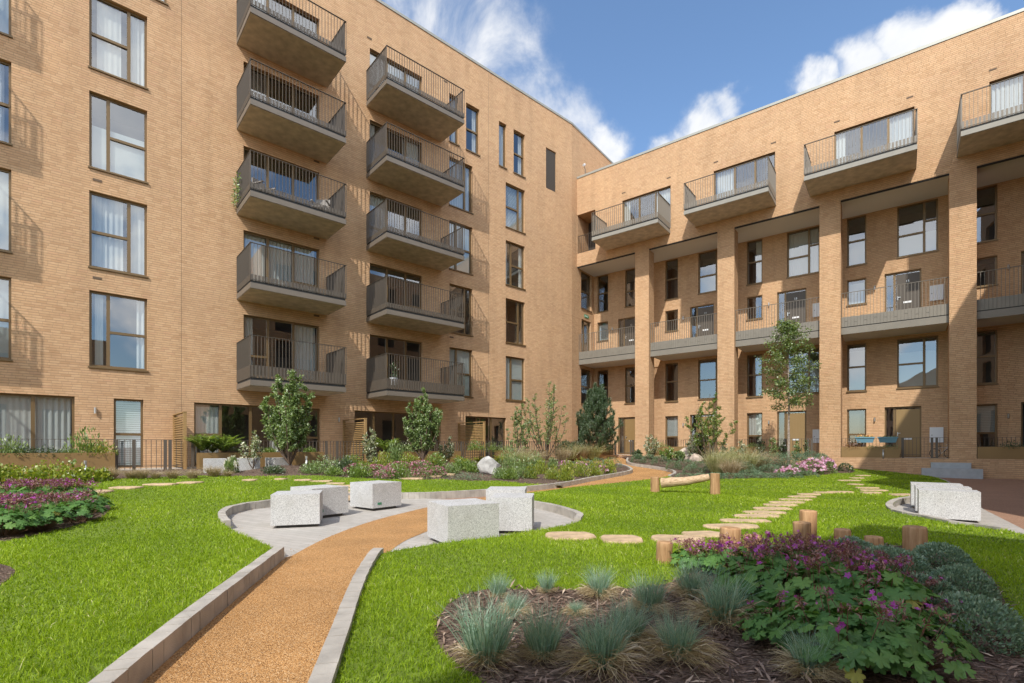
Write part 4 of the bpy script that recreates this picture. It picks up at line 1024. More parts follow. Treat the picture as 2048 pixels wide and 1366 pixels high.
# ---- woody shrubs and trees
def shrub(name, p, h, w, label, mat, cat='shrub', stems=9, twigs=13, leaf=.075, asp=.5, per=13, bare=.3, lean=.5, bark=None, group=None, upright=.75, r0=.022, asym=None, fill=0):
    t = empty(name, p, 0); tag(t, label, cat, group); mb = MB(); PP, DD = [], []
    for i in range(stems):
        a = 6.283 * i / stems + rnd(-.3, .3); rw_ = w * rnd(.25, 1.0) * .5; hh = h * (1 - .38 * (rw_ / (w * .5)) ** 1.6) * rnd(.85, 1.02)
        if i == 0: rw_ *= .15; hh = h
        pts = []
        for j in range(7):
            f = j / 6; g = rw_ * (1 - (1 - f) ** (1.2 + upright)); pts.append((math.cos(a) * g + rnd(-.02, .02) * h * .3 * f, math.sin(a) * g + rnd(-.02, .02) * h * .3 * f, hh * f))
        mb.tube(pts, [r0 * (1 - .8 * j / 6) for j in range(7)], 5, cap=False)
        nt_ = max(3, int(twigs * hh / h)); ts = np.linspace(bare, .97, nt_) + rng.normal(0, .02, nt_); q, d = along(pts, ts)
        for k in range(nt_):
            f = ts[k]; L_ = w * .22 * (1.05 - .65 * f) * rnd(.5, 1.2); dr = unit(np.array([rnd(-1, 1), rnd(-1, 1), .45 + .5 * rnd(0, 1)])); dr = unit(dr + .25 * np.array([math.cos(a), math.sin(a), 0]))
            e = q[k] + dr * L_; mid = (q[k] + e) / 2 + np.array([0, 0, -.02]); mb.tube([tuple(q[k]), tuple(mid), tuple(e)], [.006, .004, .002], 3, cap=False)
            m = int(per * 2.1); s = rng.uniform(.1, 1.05, m)[:, None]; PP.append(q[k] + (e - q[k]) * s + rng.normal(0, leaf * .3, (m, 3))); DD.append(rdir(m, -.1) + dr * .7)
    PP = np.concatenate(PP); DD = np.concatenate(DD)
    if asym: PP[:, 0] += asym * np.clip(PP[:, 2] / h, 0, 1) ** 2
    q = leaves(PP, DD, leaf * 1.12 * rng.uniform(.6, 1.25, len(PP)), asp, .25, .55)
    mb.build('stems', bark or BARK, t, smooth=True); put('crown', q, mat, t); return t
def fern(name, p, s, label, mat=None, n=11, group=None):
    parts = []
    for i in range(n):
        a = 6.283 * i / n + rnd(-.2, .2); el = rnd(.8, 1.35); L_ = s * rnd(.8, 1.1); pts = []
        for j in range(9):
            f = j / 8; g = L_ * (f * math.cos(el) + .28 * f * f); z = L_ * (f * math.sin(el) - .34 * f * f); pts.append((math.cos(a) * g, math.sin(a) * g, z))
        ts = np.repeat(np.linspace(.08, 1, 17), 2); q, d = along(pts, ts); sd = np.tile([1, -1], 17)[:, None] * np.cross(d, UP); wdt = np.sin(np.clip(ts * 1.05, 0, 1) ** .7 * 3.0) * .26 * L_ + .01
        parts.append(leaves(q, sd + d * .45, wdt, .34, .15, .9))
    t = empty(name, p); tag(t, label, 'fern', group); put('fronds', merge(parts), mat or LF_FRESH, t); return t
# ------------------------------------------------------------------ granite seats
def seat_at(cx, cy, px, rz, label, **k):      # centre found from the near bottom edge
    return seat(px, cy, rz, label, **k)
def px_to(p): return (CX + F * p[0] / p[1], HY - F * (p[2] - EYE) / p[1])
GS = 'granite seats on the round paving'
def seat_c(px, py, rz, label, h=.49, w=.68, d=.68, group=GS, hf=base_h, plate=False):
    """px,py: foot of the corner nearest the viewer (w/2,-d/2 rotated)."""
    p = on(px, py, hf); 
    cs = [(sx * w / 2, sy * d / 2) for sx in (-1, 1) for sy in (-1, 1)]
    rot = [(x * math.cos(rz) - y * math.sin(rz), x * math.sin(rz) + y * math.cos(rz)) for x, y in cs]
    n = min(rot, key=lambda q: q[1])
    t = seat(px, py, rz, label, w, d, h, hf, 0, group, plate); t.location = (p.x - n[0], p.y - n[1], hf(p.x - n[0], p.y - n[1])); return t
seat_c(896, 1098, R_(30), 'big speckled granite cube seat set corner-on beside the gravel path', h=.455)
seat_c(1064, 1069, R_(-5), 'speckled granite cube seat square-on behind the corner-on one by the path', h=.455, w=.58)
seat_c(1050, 1043, R_(-4), 'speckled granite cube seat mostly hidden behind two others across the gravel path', h=.46, w=.63)
seat_c(541, 1058, R_(17), 'speckled granite cube seat at the outer rim of the paving, overlapping another', h=.45, w=.67)
seat_c(624, 1040, R_(52), 'granite cube seat half hidden behind the outermost one, with a small green plate', h=.455, plate=-.18)
seat_c(745, 1023, R_(53), 'granite cube seat alone beside the slabs, small green plate low on its side', h=.455, plate=-.18)
G3_ = 'granite seats in a row by the brown court'
seat_c(1962, 1048, R_(-37), 'granite block seat at the open end of the row by the brown court', w=.75, d=.5, h=.445, group=G3_)
seat_c(1944, 1034, R_(-37), 'granite block seat in the middle of the row by the brown court', w=.75, d=.5, h=.445, group=G3_)
seat_c(1926, 1023, R_(-37), 'granite block seat at the lawn end of the row by the brown court', w=.75, d=.5, h=.445, group=G3_)
G4_ = 'pale granite seats before the golden planter'
def bg_seats():
    for (px, rz, l) in ((430, .62, 'pale granite cube seat beside the slatted screen, before the golden planter'), (497, .62, 'pale granite cube seat behind the cream-edged bush, before the golden planter'), (557, .95, 'pale granite cube seat behind the stems of the tall shrub, before the golden planter')):
        q = at_s(px, 3.3); t = seat(px, 940, rz, l, .56, .56, .41, base_h, 0, G4_); t.location = (q.x, q.y, base_h(q.x, q.y) + .03)

# ------------------------------------------------------------------ timber posts and balance beam
def log_mesh(mb, p0, p1, r0, r1, n=14, knots=.05):
    pts = [Vector(p0).lerp(Vector(p1), i / 6) for i in range(7)]
    mb.tube(pts, [(r0 + (r1 - r0) * i / 6) * (1 + rnd(-knots, knots)) for i in range(7)], n)
GP = 'peeled log posts behind the cranesbill'
POSTS = [(1328, 1124, 31, 45, 'short pale log post standing alone nearest the sandstone slabs'), (1459, 1121, 39, 70, 'thick log post with a dark weathered top beside the curve of slabs'), (1506, 1114, 33, 48, 'low log post between the thick dark-topped one and the tall pair'),
         (1604, 1108, 32, 68, 'nearer of the two tall log posts that overlap'), (1615, 1093, 31, 76, 'tallest log post, further of the overlapping pair'), (1685, 1098, 29, 44, 'short log post next to the tall overlapping pair, at the edge of the shade'), (1748, 1101, 32, 32, 'lowest log post, in the shade behind the grey-green mounds'), (1831, 1107, 40, 58, 'broad dark log post at the end of the group, in the shade')]
for px, py, w, h, lab in POSTS:
    p = on(px, py); k = p.y / F; mb = MB()
    log_mesh(mb, (0, 0, -.1), (rnd(-.01, .01), rnd(-.01, .01), h * k - .02), w * k / 2 * 1.04, w * k / 2, 18, .02)
    o = mb.build('log_post', POSTW, None, p, rnd(0, 6), smooth=True, bevel=.012); tag(o, lab, 'log post', GP)
pa_, pb_ = on(1310, 984), on(1430, 989)
bt = empty('balance_beam', pa_); tag(bt, 'weathered round log beam slung between two short posts on the lawn', 'balance beam')
for p, h in ((pa_, .37), (pb_, .49)):
    mb = MB(); q = p - pa_; log_mesh(mb, (q.x, q.y, -.1), (q.x, q.y, q.z + h), .115, .105, 14, .02); mb.build('post', POSTW, bt, bevel=.01)
mb = MB(); d = pb_ - pa_; dn_ = Vector((d.x, d.y, 0)).normalized()
st_ = Vector((0, 0, .24)) + dn_ * .16 + Vector((dn_.y, -dn_.x, 0)) * .06; en = d + Vector((0, 0, .40)) - dn_ * .12
pts = [st_.lerp(en, i / 8) + Vector((0, 0, -.03 * math.sin(math.pi * i / 8) + rnd(-.006, .006))) for i in range(9)]
mb.tube(pts, [.125 - .006 * i + rnd(-.006, .006) for i in range(9)], 16); mb.build('log', BEAMW, bt, smooth=False, bevel=.008)

# ------------------------------------------------------------------ private patios of the long block
def fence(name, frame, rot, u0, u1, y, z0, z1, label, group, step=.125, posts=(), gate=None):
    mb = MB(); n = max(1, round((u1 - u0) / step))
    for i in range(n + 1):
        x = (u1 - u0) * i / n; mb.box(x - .006, x + .006, -.02, .02, z0, z1 - .012)
    mb.box(0, u1 - u0, -.024, .024, z1 - .012, z1); mb.box(0, u1 - u0, -.012, .012, z0 + .08, z0 + .1)
    t = empty(name, frame(u0, y), rot); tag(t, label, 'railing', group); mb.build('bars', RAILM, t)
    for p in posts:
        q = MB(); q.box(p - u0 - .04, p - u0 + .04, -.03, .03, z0 - .05, z1 + .004); q.build('post', RAILM, t)
    return t
FZ0, FZ1 = .54, 1.40
GF_ = 'dark metal railings round the patios'
fence('metal_railing', lw, ROT_L, -26, -20.05, -2.05, FZ0, FZ1, 'dark bar railing with double gate posts, between the long planter and the first slatted screen', GF_, posts=(-21.6, -21.2, -20.45, -20.33))
fence('metal_railing', lw, ROT_L, -19.85, -14.2, -2.05, FZ0, FZ1, 'dark bar railing behind the planter with ferns, between the first two slatted screens', GF_, posts=(-19.75, -19.6, -15.6, -15.2))
fence('metal_railing', lw, ROT_L, -14.0, -8.35, -2.05, FZ0, FZ1 + .02, 'dark bar railing behind the dense oval shrub, between the last two slatted screens', GF_, posts=(-13.8, -9.6))
fence('metal_railing', lw, ROT_L, -8.2, -.2, -2.05, FZ0, FZ1 + .06, 'dark bar railing running from the last slatted screen to the pine', GF_, posts=(-8.0, -4.3, -.4))
def screen(u, z1, label):
    t = empty('slatted_screen', lw(u, -2.05), ROT_L); tag(t, label, 'garden screen', 'slatted timber screens between patios')
    for y in (0, 1.98):
        mb = MB(); mb.box(-.045, .045, y - .0, y + .07, .2, z1); mb.build('post', SCREENW, t)
    mb = MB(); z = .56
    while z < z1 - .08: mb.box(-.02, .018, .072, 1.978, z, z + .038); z += .074
    mb.build('slats', SCREENW, t); mb = MB(); mb.box(-.05, .05, -.01, 2.06, z1 + .001, z1 + .03); mb.build('cap', SCREENW, t); return t
screen(-19.95, 2.24, 'slatted golden timber screen beside the narrow glazed door, nearest the long planter')
screen(-14.08, 2.26, 'slatted timber screen, half in balcony shade, behind the tall variegated bush')
screen(-8.28, 2.32, 'slatted timber screen, half in balcony shade, behind the white boulder')
def planter(frame, rot, u0, u1, y, d, z0, z1, label, group):
    t = empty('metal_planter', frame(u0, y), rot); tag(t, label, 'planter', group); w = u1 - u0
    mb = MB(); mb.box(0, w, 0, .02, z0, z1); mb.box(0, w, d - .02, d, z0, z1); mb.box(0, .02, .0201, d - .0201, z0, z1); mb.box(w - .02, w, .0201, d - .0201, z0, z1); mb.build('box', PLANTERM, t, bevel=.004)
    mb = MB(); mb.box(.021, w - .021, .021, d - .021, z1 - .12, z1 - .05); mb.build('soil', SOILM, t); return t
GPL = 'golden metal planters before the long block'
planter(lw, ROT_L, -26, -21.66, -2.6, .5, .2, 1.035, 'long golden metal planter below the wide net-screened window, with leafy herbs', GPL)
planter(lw, ROT_L, -19.66, -15.9, -2.6, .5, .2, 1.01, 'golden metal planter with big ferns, behind the pale cube seats', GPL)
planter(lw, ROT_L, -13.6, -10.0, -2.6, .5, .2, 1.0, 'golden metal planter hidden behind the dense oval shrub', GPL)
planter(lw, ROT_L, -7.75, -4.6, -2.6, .5, .2, 1.03, 'golden metal planter spilling a leafy climber above the white boulder', GPL)
GPR = 'golden metal planters of the town houses'; GRR = 'bar railings on the plinth'
nm = ['beside the pine', 'behind the pink-grey boulders', 'behind the young tree', 'below the blue window boxes', 'beyond the stone steps']
for k in range(5):
    b = rb[k]; u0 = PIERS[k - 1][1] + .02 if k else .3
    planter(rw, ROT_R, u0, b + 2.0, 0.004, .4, GF, 1.19, f'golden metal planter on the brick plinth {nm[k]}', GPR)
    fence('metal_railing', rw, ROT_R, u0, PIERS[k][0] - .02, .44, GF + .04, 1.57, f'thin bar railing on the brick plinth, in the bay {nm[k]}', GRR, posts=(b + 2.1, b + 3.05, b + 3.2))

# ------------------------------------------------------------------ bollards, boxes, sign, camera
def bollard(p, label):
    t = empty('bollard_light', p); tag(t, label, 'bollard light', 'slim steel bollard lights')
    mb = MB(); mb.tube([(0, 0, -.05), (0, 0, .24)], [.032, .032], 12); mb.build('post', STEEL, t, smooth=True)
    for z in (.26, .30): mb = MB(); mb.tube([(0, 0, z), (0, 0, z + .022)], [.036, .036], 12); mb.build('louvre', STEEL, t)
    mb = MB(); mb.tube([(0, 0, .24), (0, 0, .33)], [.02, .02], 10); mb.build('lens', WHITEP, t); mb = MB(); mb.tube([(0, 0, .33), (0, 0, .36)], [.036, .036], 12); mb.build('cap', STEEL, t)
bollard(on(171, 949), 'slim steel bollard light among the lime leaves before the long planter')
bollard(on(613, 936), 'slim steel bollard light at the end of the fern planter')
bollard(on(1518, 934) , 'slim steel bollard light among the feather grass before the town houses')
bollard(rw(15.0, -.0, GF), 'slim steel bollard light on the plinth under the blue window boxes')
bollard(rw(20.0, -.0, GF), 'slim steel bollard light on the plinth beyond the stone steps')
# recessed path light
pl0 = onp(716, 1154); mb = MB(); mb.tube([(0, 0, -.02), (0, 0, .012)], [.045, .04], 16); t = mb.build('path_light', STEEL, None, pl0); tag(t, 'round steel light set in the gravel path against the kerb', 'ground light')
# emergency exit sign over the walkway door
GREEN = plain('sign_green', (.01, .28, .13), .5)
es = empty('exit_sign', rw(.0, 1.15, 9.35), ROT_R); tag(es, 'green and white running man sign above the walkway door', 'sign')
mb = MB(); mb.box(.002, .03, -.24, .24, -.09, .09); mb.build('panel', GREEN, es)
mb = MB()
for a, b, c, d in ((-.2, -.17, -.06, .06), (.06, .1, -.06, .06), (-.06, .0, -.05, .02), (-.05, -.02, .03, .06), (-.11, -.06, -.01, .015)): mb.box(.0302, .034, a, b, c, d)
mb.build('pictogram', WHITEP, es)
sc = empty('security_camera', rw(.5, .12, TOP + .12), ROT_R); tag(sc, 'small security camera on a bracket at the end of the lower parapet', 'camera')
mb = MB(); mb.tube([(0, 0, 0), (0, 0, .35), (-.05, -.05, .55)], [.025, .025, .02], 8); mb.build('bracket', RAILM, sc); mb = MB(); mb.tube([(-.05, -.12, .58), (-.05, .02, .66)], [.07, .07], 12); mb.build('housing', WHITEP, sc)
# blue window boxes hooked on the railing
BLUE = plain('blue_plastic', (.16, .33, .43), .5)
for i, (u, fl_, lab) in enumerate(((14.35, ORANGE, 'pale blue trough of orange flowers hooked on the railing'), (15.15, MAG, 'pale blue trough of trailing greenery hooked on the railing'))):
    t = empty('window_box', rw(u, .36, 1.37), ROT_R); tag(t, lab, 'window box')
    mb = MB(); mb.face([(-.28, -.12, 0), (.28, -.12, 0), (.34, -.17, .22), (-.34, -.17, .22)]); mb.face([(-.28, .06, 0), (.28, .06, 0), (.34, .06, .22), (-.34, .06, .22)])
    for s in (-1, 1): mb.face([(s * .28, -.12, 0), (s * .28, .06, 0), (s * .34, .06, .22), (s * .34, -.17, .22)])
    mb.face([(-.28, -.12, 0), (.28, -.12, 0), (.28, .06, 0), (-.28, .06, 0)]); mb.face([(-.33, -.16, .2), (.33, -.16, .2), (.33, .06, .2), (-.33, .06, .2)]); mb.box(-.36, .36, -.19, -.168, .2, .24); mb.build('trough', BLUE, t)
    n = 160; P = np.stack([rng.uniform(-.3, .3, n), rng.uniform(-.14, .04, n), np.full(n, .21)], 1); put('foliage', leaves(P, rdir(n, 1.0), rng.uniform(.05, .1, n), .4), LF_MID, t)
    if i == 0:
        n = 26; P = np.stack([rng.uniform(-.3, .3, n), rng.uniform(-.16, .02, n), rng.uniform(.27, .33, n)], 1); put('blossom', petals(P, rdir(n, 1), np.full(n, .035)), ORANGE, t)
# bicycle leaning inside the last railing: two wheels and a frame just seen
bk = empty('bicycle', rw(16.95, .9, GF), ROT_R); bk.scale = (.55, .6, .6); tag(bk, 'dark bicycle parked behind the railing beside the stone steps', 'bicycle')
def ring(mb, c, r, t, n=20):
    pts = [(c[0] + r * math.cos(6.283 * i / n), c[1], c[2] + r * math.sin(6.283 * i / n)) for i in range(n + 1)]; mb.tube(pts, [t] * (n + 1), 5, cap=False)
for x in (-.42, .42):
    mb = MB(); ring(mb, (x, 0, .33), .31, .022)
    for i in range(8): mb.tube([(x, 0, .33), (x + .3 * math.cos(i * .785), 0, .33 + .3 * math.sin(i * .785))], [.003, .003], 3)
    mb.build('wheel', SHADOWGAP, bk)
mb = MB()
for a, b in (((-.42, 0, .33), (-.05, 0, .3)), ((-.05, 0, .3), (-.15, 0, .78)), ((-.15, 0, .74), (.3, 0, .74)), ((-.05, 0, .3), (.3, 0, .72)), ((-.42, 0, .33), (-.15, 0, .74)), ((.42, 0, .33), (.28, 0, .82))): mb.tube([a, b], [.016, .016], 6)
mb.build('frame', STEEL, bk); mb = MB(); mb.box(-.27, -.05, -.06, .06, .8, .85); mb.build('saddle', SHADOWGAP, bk); mb = MB(); mb.tube([(.25, -.25, .93), (.3, 0, .9), (.25, .25, .93)], [.014] * 3, 6); mb.build('handlebar', STEEL, bk)
# balcony furniture
GREYW = plain('grey_wicker', (.26, .24, .22), .7)
def chair(u, y, z, rz, lab):
    t = empty('balcony_chair', lw(u, y, z), ROT_L + rz); tag(t, lab, 'chair')
    mb = MB(); mb.box(-.27, .27, -.26, .26, .36, .42); mb.build('seat', GREYW, t)
    mb = MB(); mb.box(-.27, .27, .22, .27, .43, .86); mb.build('backrest', GREYW, t)
    for s in (-1, 1):
        mb = MB(); mb.box(s * .27 - .03, s * .27 + .03, -.26, .2, .6, .64); mb.build('armrest', GREYW, t)
        for y2 in (-.24, .24): mb = MB(); mb.box(s * .25 - .02, s * .25 + .02, y2 - .02, y2 + .02, 0, .359); mb.build('leg', GREYW, t)
chair(-17.4, -.9, 9.86, .5, 'grey wicker armchair at the planted end of the third balcony up'); chair(-15.4, -1.0, 9.86, -.7, 'grey wicker armchair at the far end of the third balcony up')
mb = MB(); mb.box(-.6, .6, -.12, .12, 0, .25); t = empty('balcony_trough', lw(-15.9, -.35, 9.86), ROT_L); tag(t, 'dark trough of evergreen plants on the third balcony up', 'planter'); mb.build('box', RAILM, t)
n = 300; P = np.stack([rng.uniform(-.6, .6, n), rng.uniform(-.14, .14, n), rng.uniform(.22, .4, n)], 1); put('foliage', leaves(P, rdir(n, .6), rng.uniform(.06, .12, n), .5), LF_DARK, t)
t = empty('flower_pot', lw(-12.6, -1.5, 3.72), ROT_L); tag(t, 'white ribbed pot with a small flowering plant on the lowest balcony behind the oval shrub', 'plant pot')
mb = MB(); mb.tube([(0, 0, 0), (0, 0, .3)], [.14, .17], 14); mb.build('pot', WHITEP, t); n = 90; P = np.stack([rng.normal(0, .08, n), rng.normal(0, .08, n), rng.uniform(.3, .95, n)], 1); put('plant', leaves(P, rdir(n, .4), rng.uniform(.08, .16, n), .4), LF_DARK, t)
t = empty('hanging_plant', lw(-18.12, -.35, 10.2), ROT_L); tag(t, 'green trailing plant hanging off the side of the third balcony up', 'plant'); n = 160; P = np.stack([rng.normal(-.04, .05, n), rng.normal(0, .25, n), rng.uniform(-.35, .6, n)], 1); put('foliage', leaves(P, rdir(n, -.3), rng.uniform(.07, .12, n), .5), LF_MID, t)
t = empty('terracotta_pot', lw(-24.05, -2.35, 1.0), ROT_L); tag(t, 'orange terracotta pot standing at the frame edge of the long planter', 'plant pot'); mb = MB(); mb.tube([(0, 0, 0), (0, 0, .2), (0, 0, .25)], [.1, .14, .15], 14); mb.build('pot', plain('terracotta', (.55, .14, .07), .7), t)

# ------------------------------------------------------------------ planting by the viewer
for i, (px, py, h, k, l) in enumerate([
    (973, 1330, 150, 1.0, 'big blue fescue tuft nearest the curved end of the bark bed'), (1086, 1320, 112, 1.05, 'spreading blue fescue tuft next inside the big one at the bed end'), (1031, 1230, 48, 1.6, 'small sparse fescue tuft in the middle of the bark bed end'),
    (997, 1196, 52, .9, 'thin wispy fescue tuft at the grass edge of the bed, furthest from the cranesbill'), (1094, 1186, 46, 1.0, 'thin wispy fescue tuft at the grass edge, second from the bed end'), (1199, 1196, 66, 1.4, 'full pale fescue tuft in sun at the grass edge of the bed'),
    (1298, 1226, 84, 1.2, 'fescue tuft with pale seed heads behind the dark pair'), (1256, 1290, 100, 1.1, 'dark fescue tuft tucked behind the largest shaded one'), (1205, 1340, 130, 1.5, 'largest shaded fescue tuft on a broad straw skirt at the frame edge'),
    (1356, 1322, 104, 1.75, 'shaded fescue tuft sitting on a wide mop of dead straw'), (1445, 1250, 112, 1.5, 'dark fescue tuft beside the cranesbill leaves'), (1385, 1198, 80, 1.3, 'dark fescue tuft below the first cranesbill flowers'), (1152, 1232, 34, 2.0, 'nearly dead fescue tuft, mostly straw, in the middle of the bed'), (1619, 1354, 100, 1.5, 'fescue tuft in front of the big cranesbill leaves')]):
    fescue(px, py, h, l, i, k)
for i, (px, py, s, bl, l) in enumerate([
    (1400, 1140, .72, 1, 'cranesbill beside the lone short log post'), (1478, 1152, .85, 1, 'flowering cranesbill below the thick dark-topped log post'), (1560, 1150, .9, 1, 'flowering cranesbill below the tall pair of log posts'), (1650, 1152, .9, 1, 'flowering cranesbill beside the first grey-green mound'),
    (1730, 1185, .85, 1, 'cranesbill growing between the grey-green mounds and the big leaves'), (1545, 1218, 1.0, 0, 'leafy cranesbill behind the dark fescue'), (1640, 1240, 1.05, 0, 'leafy cranesbill in the middle of the clump'), (1745, 1258, 1.08, 0, 'leafy cranesbill with the broadest leaves, facing the viewer'), (1822, 1205, .55, 1, 'flowering cranesbill caught between two grey-green mounds'),
    (1560, 1290, .62, 0, 'low cranesbill with yellowing leaves beside the front fescue'), (1690, 1330, .9, 0, 'cranesbill at the front edge of the clump'), (1790, 1332, .85, 0, 'cranesbill spilling onto the bare bark nearest the frame edge'), (1842, 1262, .6, 1, 'small flowering cranesbill in front of the largest grey-green mound')]):
    cranesbill(on(px, py), s, l, bl, i)
for i, (px, py, s, l) in enumerate([(5, 1072, .95, 'leafy cranesbill at the lawn edge of the side bed, at the frame edge'), (80, 1060, .9, 'leafy cranesbill at the lawn edge of the side bed, above the small bark patch'), (150, 1045, .85, 'leafy cranesbill at the lawn edge of the side bed, near its tip'), (-60, 1030, 1.0, 'cranesbill half out of frame in the side bed'), (60, 1022, 1.05, 'cranesbill in the heart of the side bed'), (-30, 1062, 1.0, 'shaded cranesbill at the frame edge of the side bed'), (40, 1045, 1.0, 'flowering cranesbill with dark leaves in the side bed'), (120, 1035, .95, 'cranesbill in the middle of the side bed'), (178, 1022, .75, 'cranesbill at the tip of the side bed'), (20, 1008, 1.0, 'cranesbill at the back of the side bed nearest the frame edge'), (95, 1003, .95, 'flowering cranesbill at the back of the side bed'), (150, 1000, .85, 'cranesbill at the back of the side bed nearest the sandstone slab')]):
    cranesbill(on(px, py), s * 1.12, l, i > 4 and i not in (5, 8), i, 'cranesbill plants in the side bed')
GH = 'grey-green mounds behind the cranesbill'
for i, (px, py, w, h, l) in enumerate([(1706, 1124, 104, 50, 'rounded grey-green hebe in front of the short log post'), (1786, 1152, 130, 62, 'rounded grey-green hebe in front of the lowest log post'), (1882, 1142, 124, 58, 'rounded grey-green hebe below the broad dark log post'), (1920, 1196, 136, 66, 'grey-green hebe at the lawn side of the group'), (1940, 1278, 184, 92, 'largest grey-green hebe, beside the bare bark'), (1850, 1206, 110, 58, 'grey-green hebe wrapped by cranesbill flowers'), (1560, 1116, 70, 26, 'pale grey-green hebe low among the cranesbill flowers')]):
    p = on(px, py); k = p.y / F; mound('hebe_plant', p, w * k / 2, h * k, LF_HEBEF, 5200, .024, .5, l, 'shrub', GH, i)

# ------------------------------------------------------------------ beds against the long block
def sized(px, py, hpx):
    p = on(px, py); return p, hpx / F * p.y
def at_s(px, s_, z=None):       # point on the ground at distance s_ from the long block along a sight line
    dx = (px - CX) / F; t = (DL + s_) / (NL[0] * dx + NL[1]); return Vector((dx * t, t, land_h(dx * t, t)))
def at_r(px, r_):
    dx = (px - CX) / F; t = (DR + r_) / (NR[0] * dx + NR[1]); return Vector((dx * t, t, land_h(dx * t, t)))
def top_h(p, py): return EYE + (HY - py) / F * p.y - p.z     # height that reaches py in the view
bg_seats()
p = at_s(580, 4.1); shrub('amelanchier', p, top_h(p, 742), 1.75, 'tall leafy multi-stem shrub on a bark mound before the fern planter', LF_MID, stems=16, twigs=18, per=40, leaf=.075, bare=.25, upright=.75, r0=.03)
p = at_s(846, 4.2); shrub('amelanchier', p, top_h(p, 782), 1.5, 'dense oval multi-stem shrub on a mound between two slatted screens', LF_MID, stems=17, twigs=18, per=38, leaf=.068, bare=.2, upright=.9, r0=.026)
p = at_s(1092, 4.0); shrub('amelanchier', p, top_h(p, 765), 2.35, 'airy many-stemmed shrub with small sparse leaves between the louvre and the pine', LF_MID, stems=15, twigs=15, per=13, leaf=.07, bare=.28, upright=.7, r0=.026)
p = at_s(1040, 3.2); shrub('bushy_shrub', p, top_h(p, 806), 1.3, 'denser green shrub behind the stems of the airy one', LF_MID, stems=9, twigs=12, per=16, leaf=.075, bare=.3)
p = at_s(506, 3.7); shrub('variegated_bush', p, top_h(p, 868), 1.0, 'cream-edged bush with bare lower stems before the middle pale seat', LF_VAR, stems=6, twigs=8, per=9, leaf=.075, bare=.38, r0=.012)
GV = 'cream-variegated bushes'
for i, (px, s_, ty, w, l) in enumerate([(742, 3.4, 860, .8, 'upright cream-variegated bush against the second slatted screen'), (896, 3.6, 874, .75, 'open cream-variegated bush between the oval shrub and the third slatted screen')]):
    p = at_s(px, s_); shrub('variegated_bush', p, top_h(p, ty), w, l, LF_VAR, stems=8, twigs=10, per=16 if i == 0 else 11, leaf=.07, bare=.12 if i == 0 else .3, r0=.01, group=GV)
# lime ground cover by the long planter
GL_ = 'lime and orange leaved plants along the long planter'
for i, (px, py, w, h, l) in enumerate([(-20, 968, 70, 36, 'lime-leaved plant at the frame edge before the long planter'), (35, 966, 80, 34, 'lime and orange leaved plant second from the frame edge'), (82, 966, 60, 26, 'low orange-tinged leafy plant between two lime clumps'), (122, 966, 92, 44, 'tallest lime-leaved clump with wispy flower stems'), (170, 964, 52, 26, 'lime-leaved plant around the steel bollard'), (200, 962, 34, 20, 'small orange-tinged plant at the end of the lime row')]):
    p = on(px, py); k = p.y / F; mound('heuchera_plant', p, w * k / 2, h * k, LF_YEL, 420, .1, .85, l, 'leafy plant', GL_, i, up=.9)
for i, (px, h) in enumerate([(222, 24), (262, 20), (284, 22), (312, 16), (345, 20), (385, 20), (428, 24), (455, 14)]):
    feather(px, 957 if px < 400 else 953, h, ['dry tan grass tuft nearest the lime plants', 'dry tan grass tuft under the narrow glazed door', 'dry tan grass tuft between two gate posts', 'tiny dry grass tuft before the railing', 'dry tan grass tuft at the foot of the first screen', 'dry tan grass tuft before the planter corner', 'dry tan grass tuft before the first pale seat', 'smallest dry grass tuft beside the white flowers'][i], i, STRAW, 1.3, 'dry grass tufts along the lawn edge')
t = mound('rose_bush', at_s(463, 4.0), .17, .42, LF_MID, 300, .09, .5, 'white flowering rose bush beside the cream-edged bush', 'flowering plant', None, 0, WHITE, nfl=9, fs=.055)
GD = 'low green plants in the long bed'
low = [(622, 946, 20, 40, LF_MID, 'low brownish plant beside the bark mound'), (668, 950, 16, 34, LF_FRESH, 'small fresh green plant at the lawn edge before the second screen'), (706, 938, 26, 36, LF_FRESH, 'yellowish green plant at the foot of the second screen'), (765, 938, 30, 40, LF_YEL, 'lime plant between the two variegated bushes'), (818, 934, 26, 36, LF_YEL, 'lime plant at the foot of the oval shrub'), (872, 934, 26, 40, LF_FRESH, 'fresh green plant beside the open variegated bush'), (905, 946, 18, 36, LF_MID, 'low plant on bark between stones and boulder'), (945, 944, 20, 30, LF_FRESH, 'green plant touching the white boulder'), (1000, 956, 18, 30, LF_MID, 'low plant at the lawn edge before the white boulder'), (1070, 936, 26, 30, LF_MID, 'green plant among the stems of the airy shrub'), (547, 946, 15, 38, LF_DARK, 'dark low shrub beside the stems of the tall shrub'), (652, 944, 30, 60, LF_MID, 'brownish green low shrub beyond the tall shrub'), (690, 945, 28, 40, LF_DARK, 'dark low shrub just before the second slatted screen'), (720, 954, 26, 44, LF_FRESH, 'fresh green leafy plant among the red blooms'), (800, 956, 28, 40, LF_FRESH, 'fresh green leafy plant at the lawn edge below the oval shrub'), (790, 930, 40, 40, LF_MID, 'green plant at the foot of the oval shrub'), (925, 940, 22, 40, LF_FRESH, 'low green plant between bark and the variegated bush'), (862, 950, 20, 34, LF_FRESH, 'small green plant near the stones in the bark'),
       (932, 958, 14, 84, LF_HEBE, 'flat dark green juniper below the white boulder'), (1018, 945, 44, 46, LF_MID, 'green plant crowding the white boulder'), (1045, 955, 40, 50, LF_MID, 'loose green plant under the airy shrub'), (1010, 915, 40, 30, LF_MID, 'climber rising beside the white boulder'), (1020, 958, 20, 30, LF_FRESH, 'small leafy plant before the white boulder')]
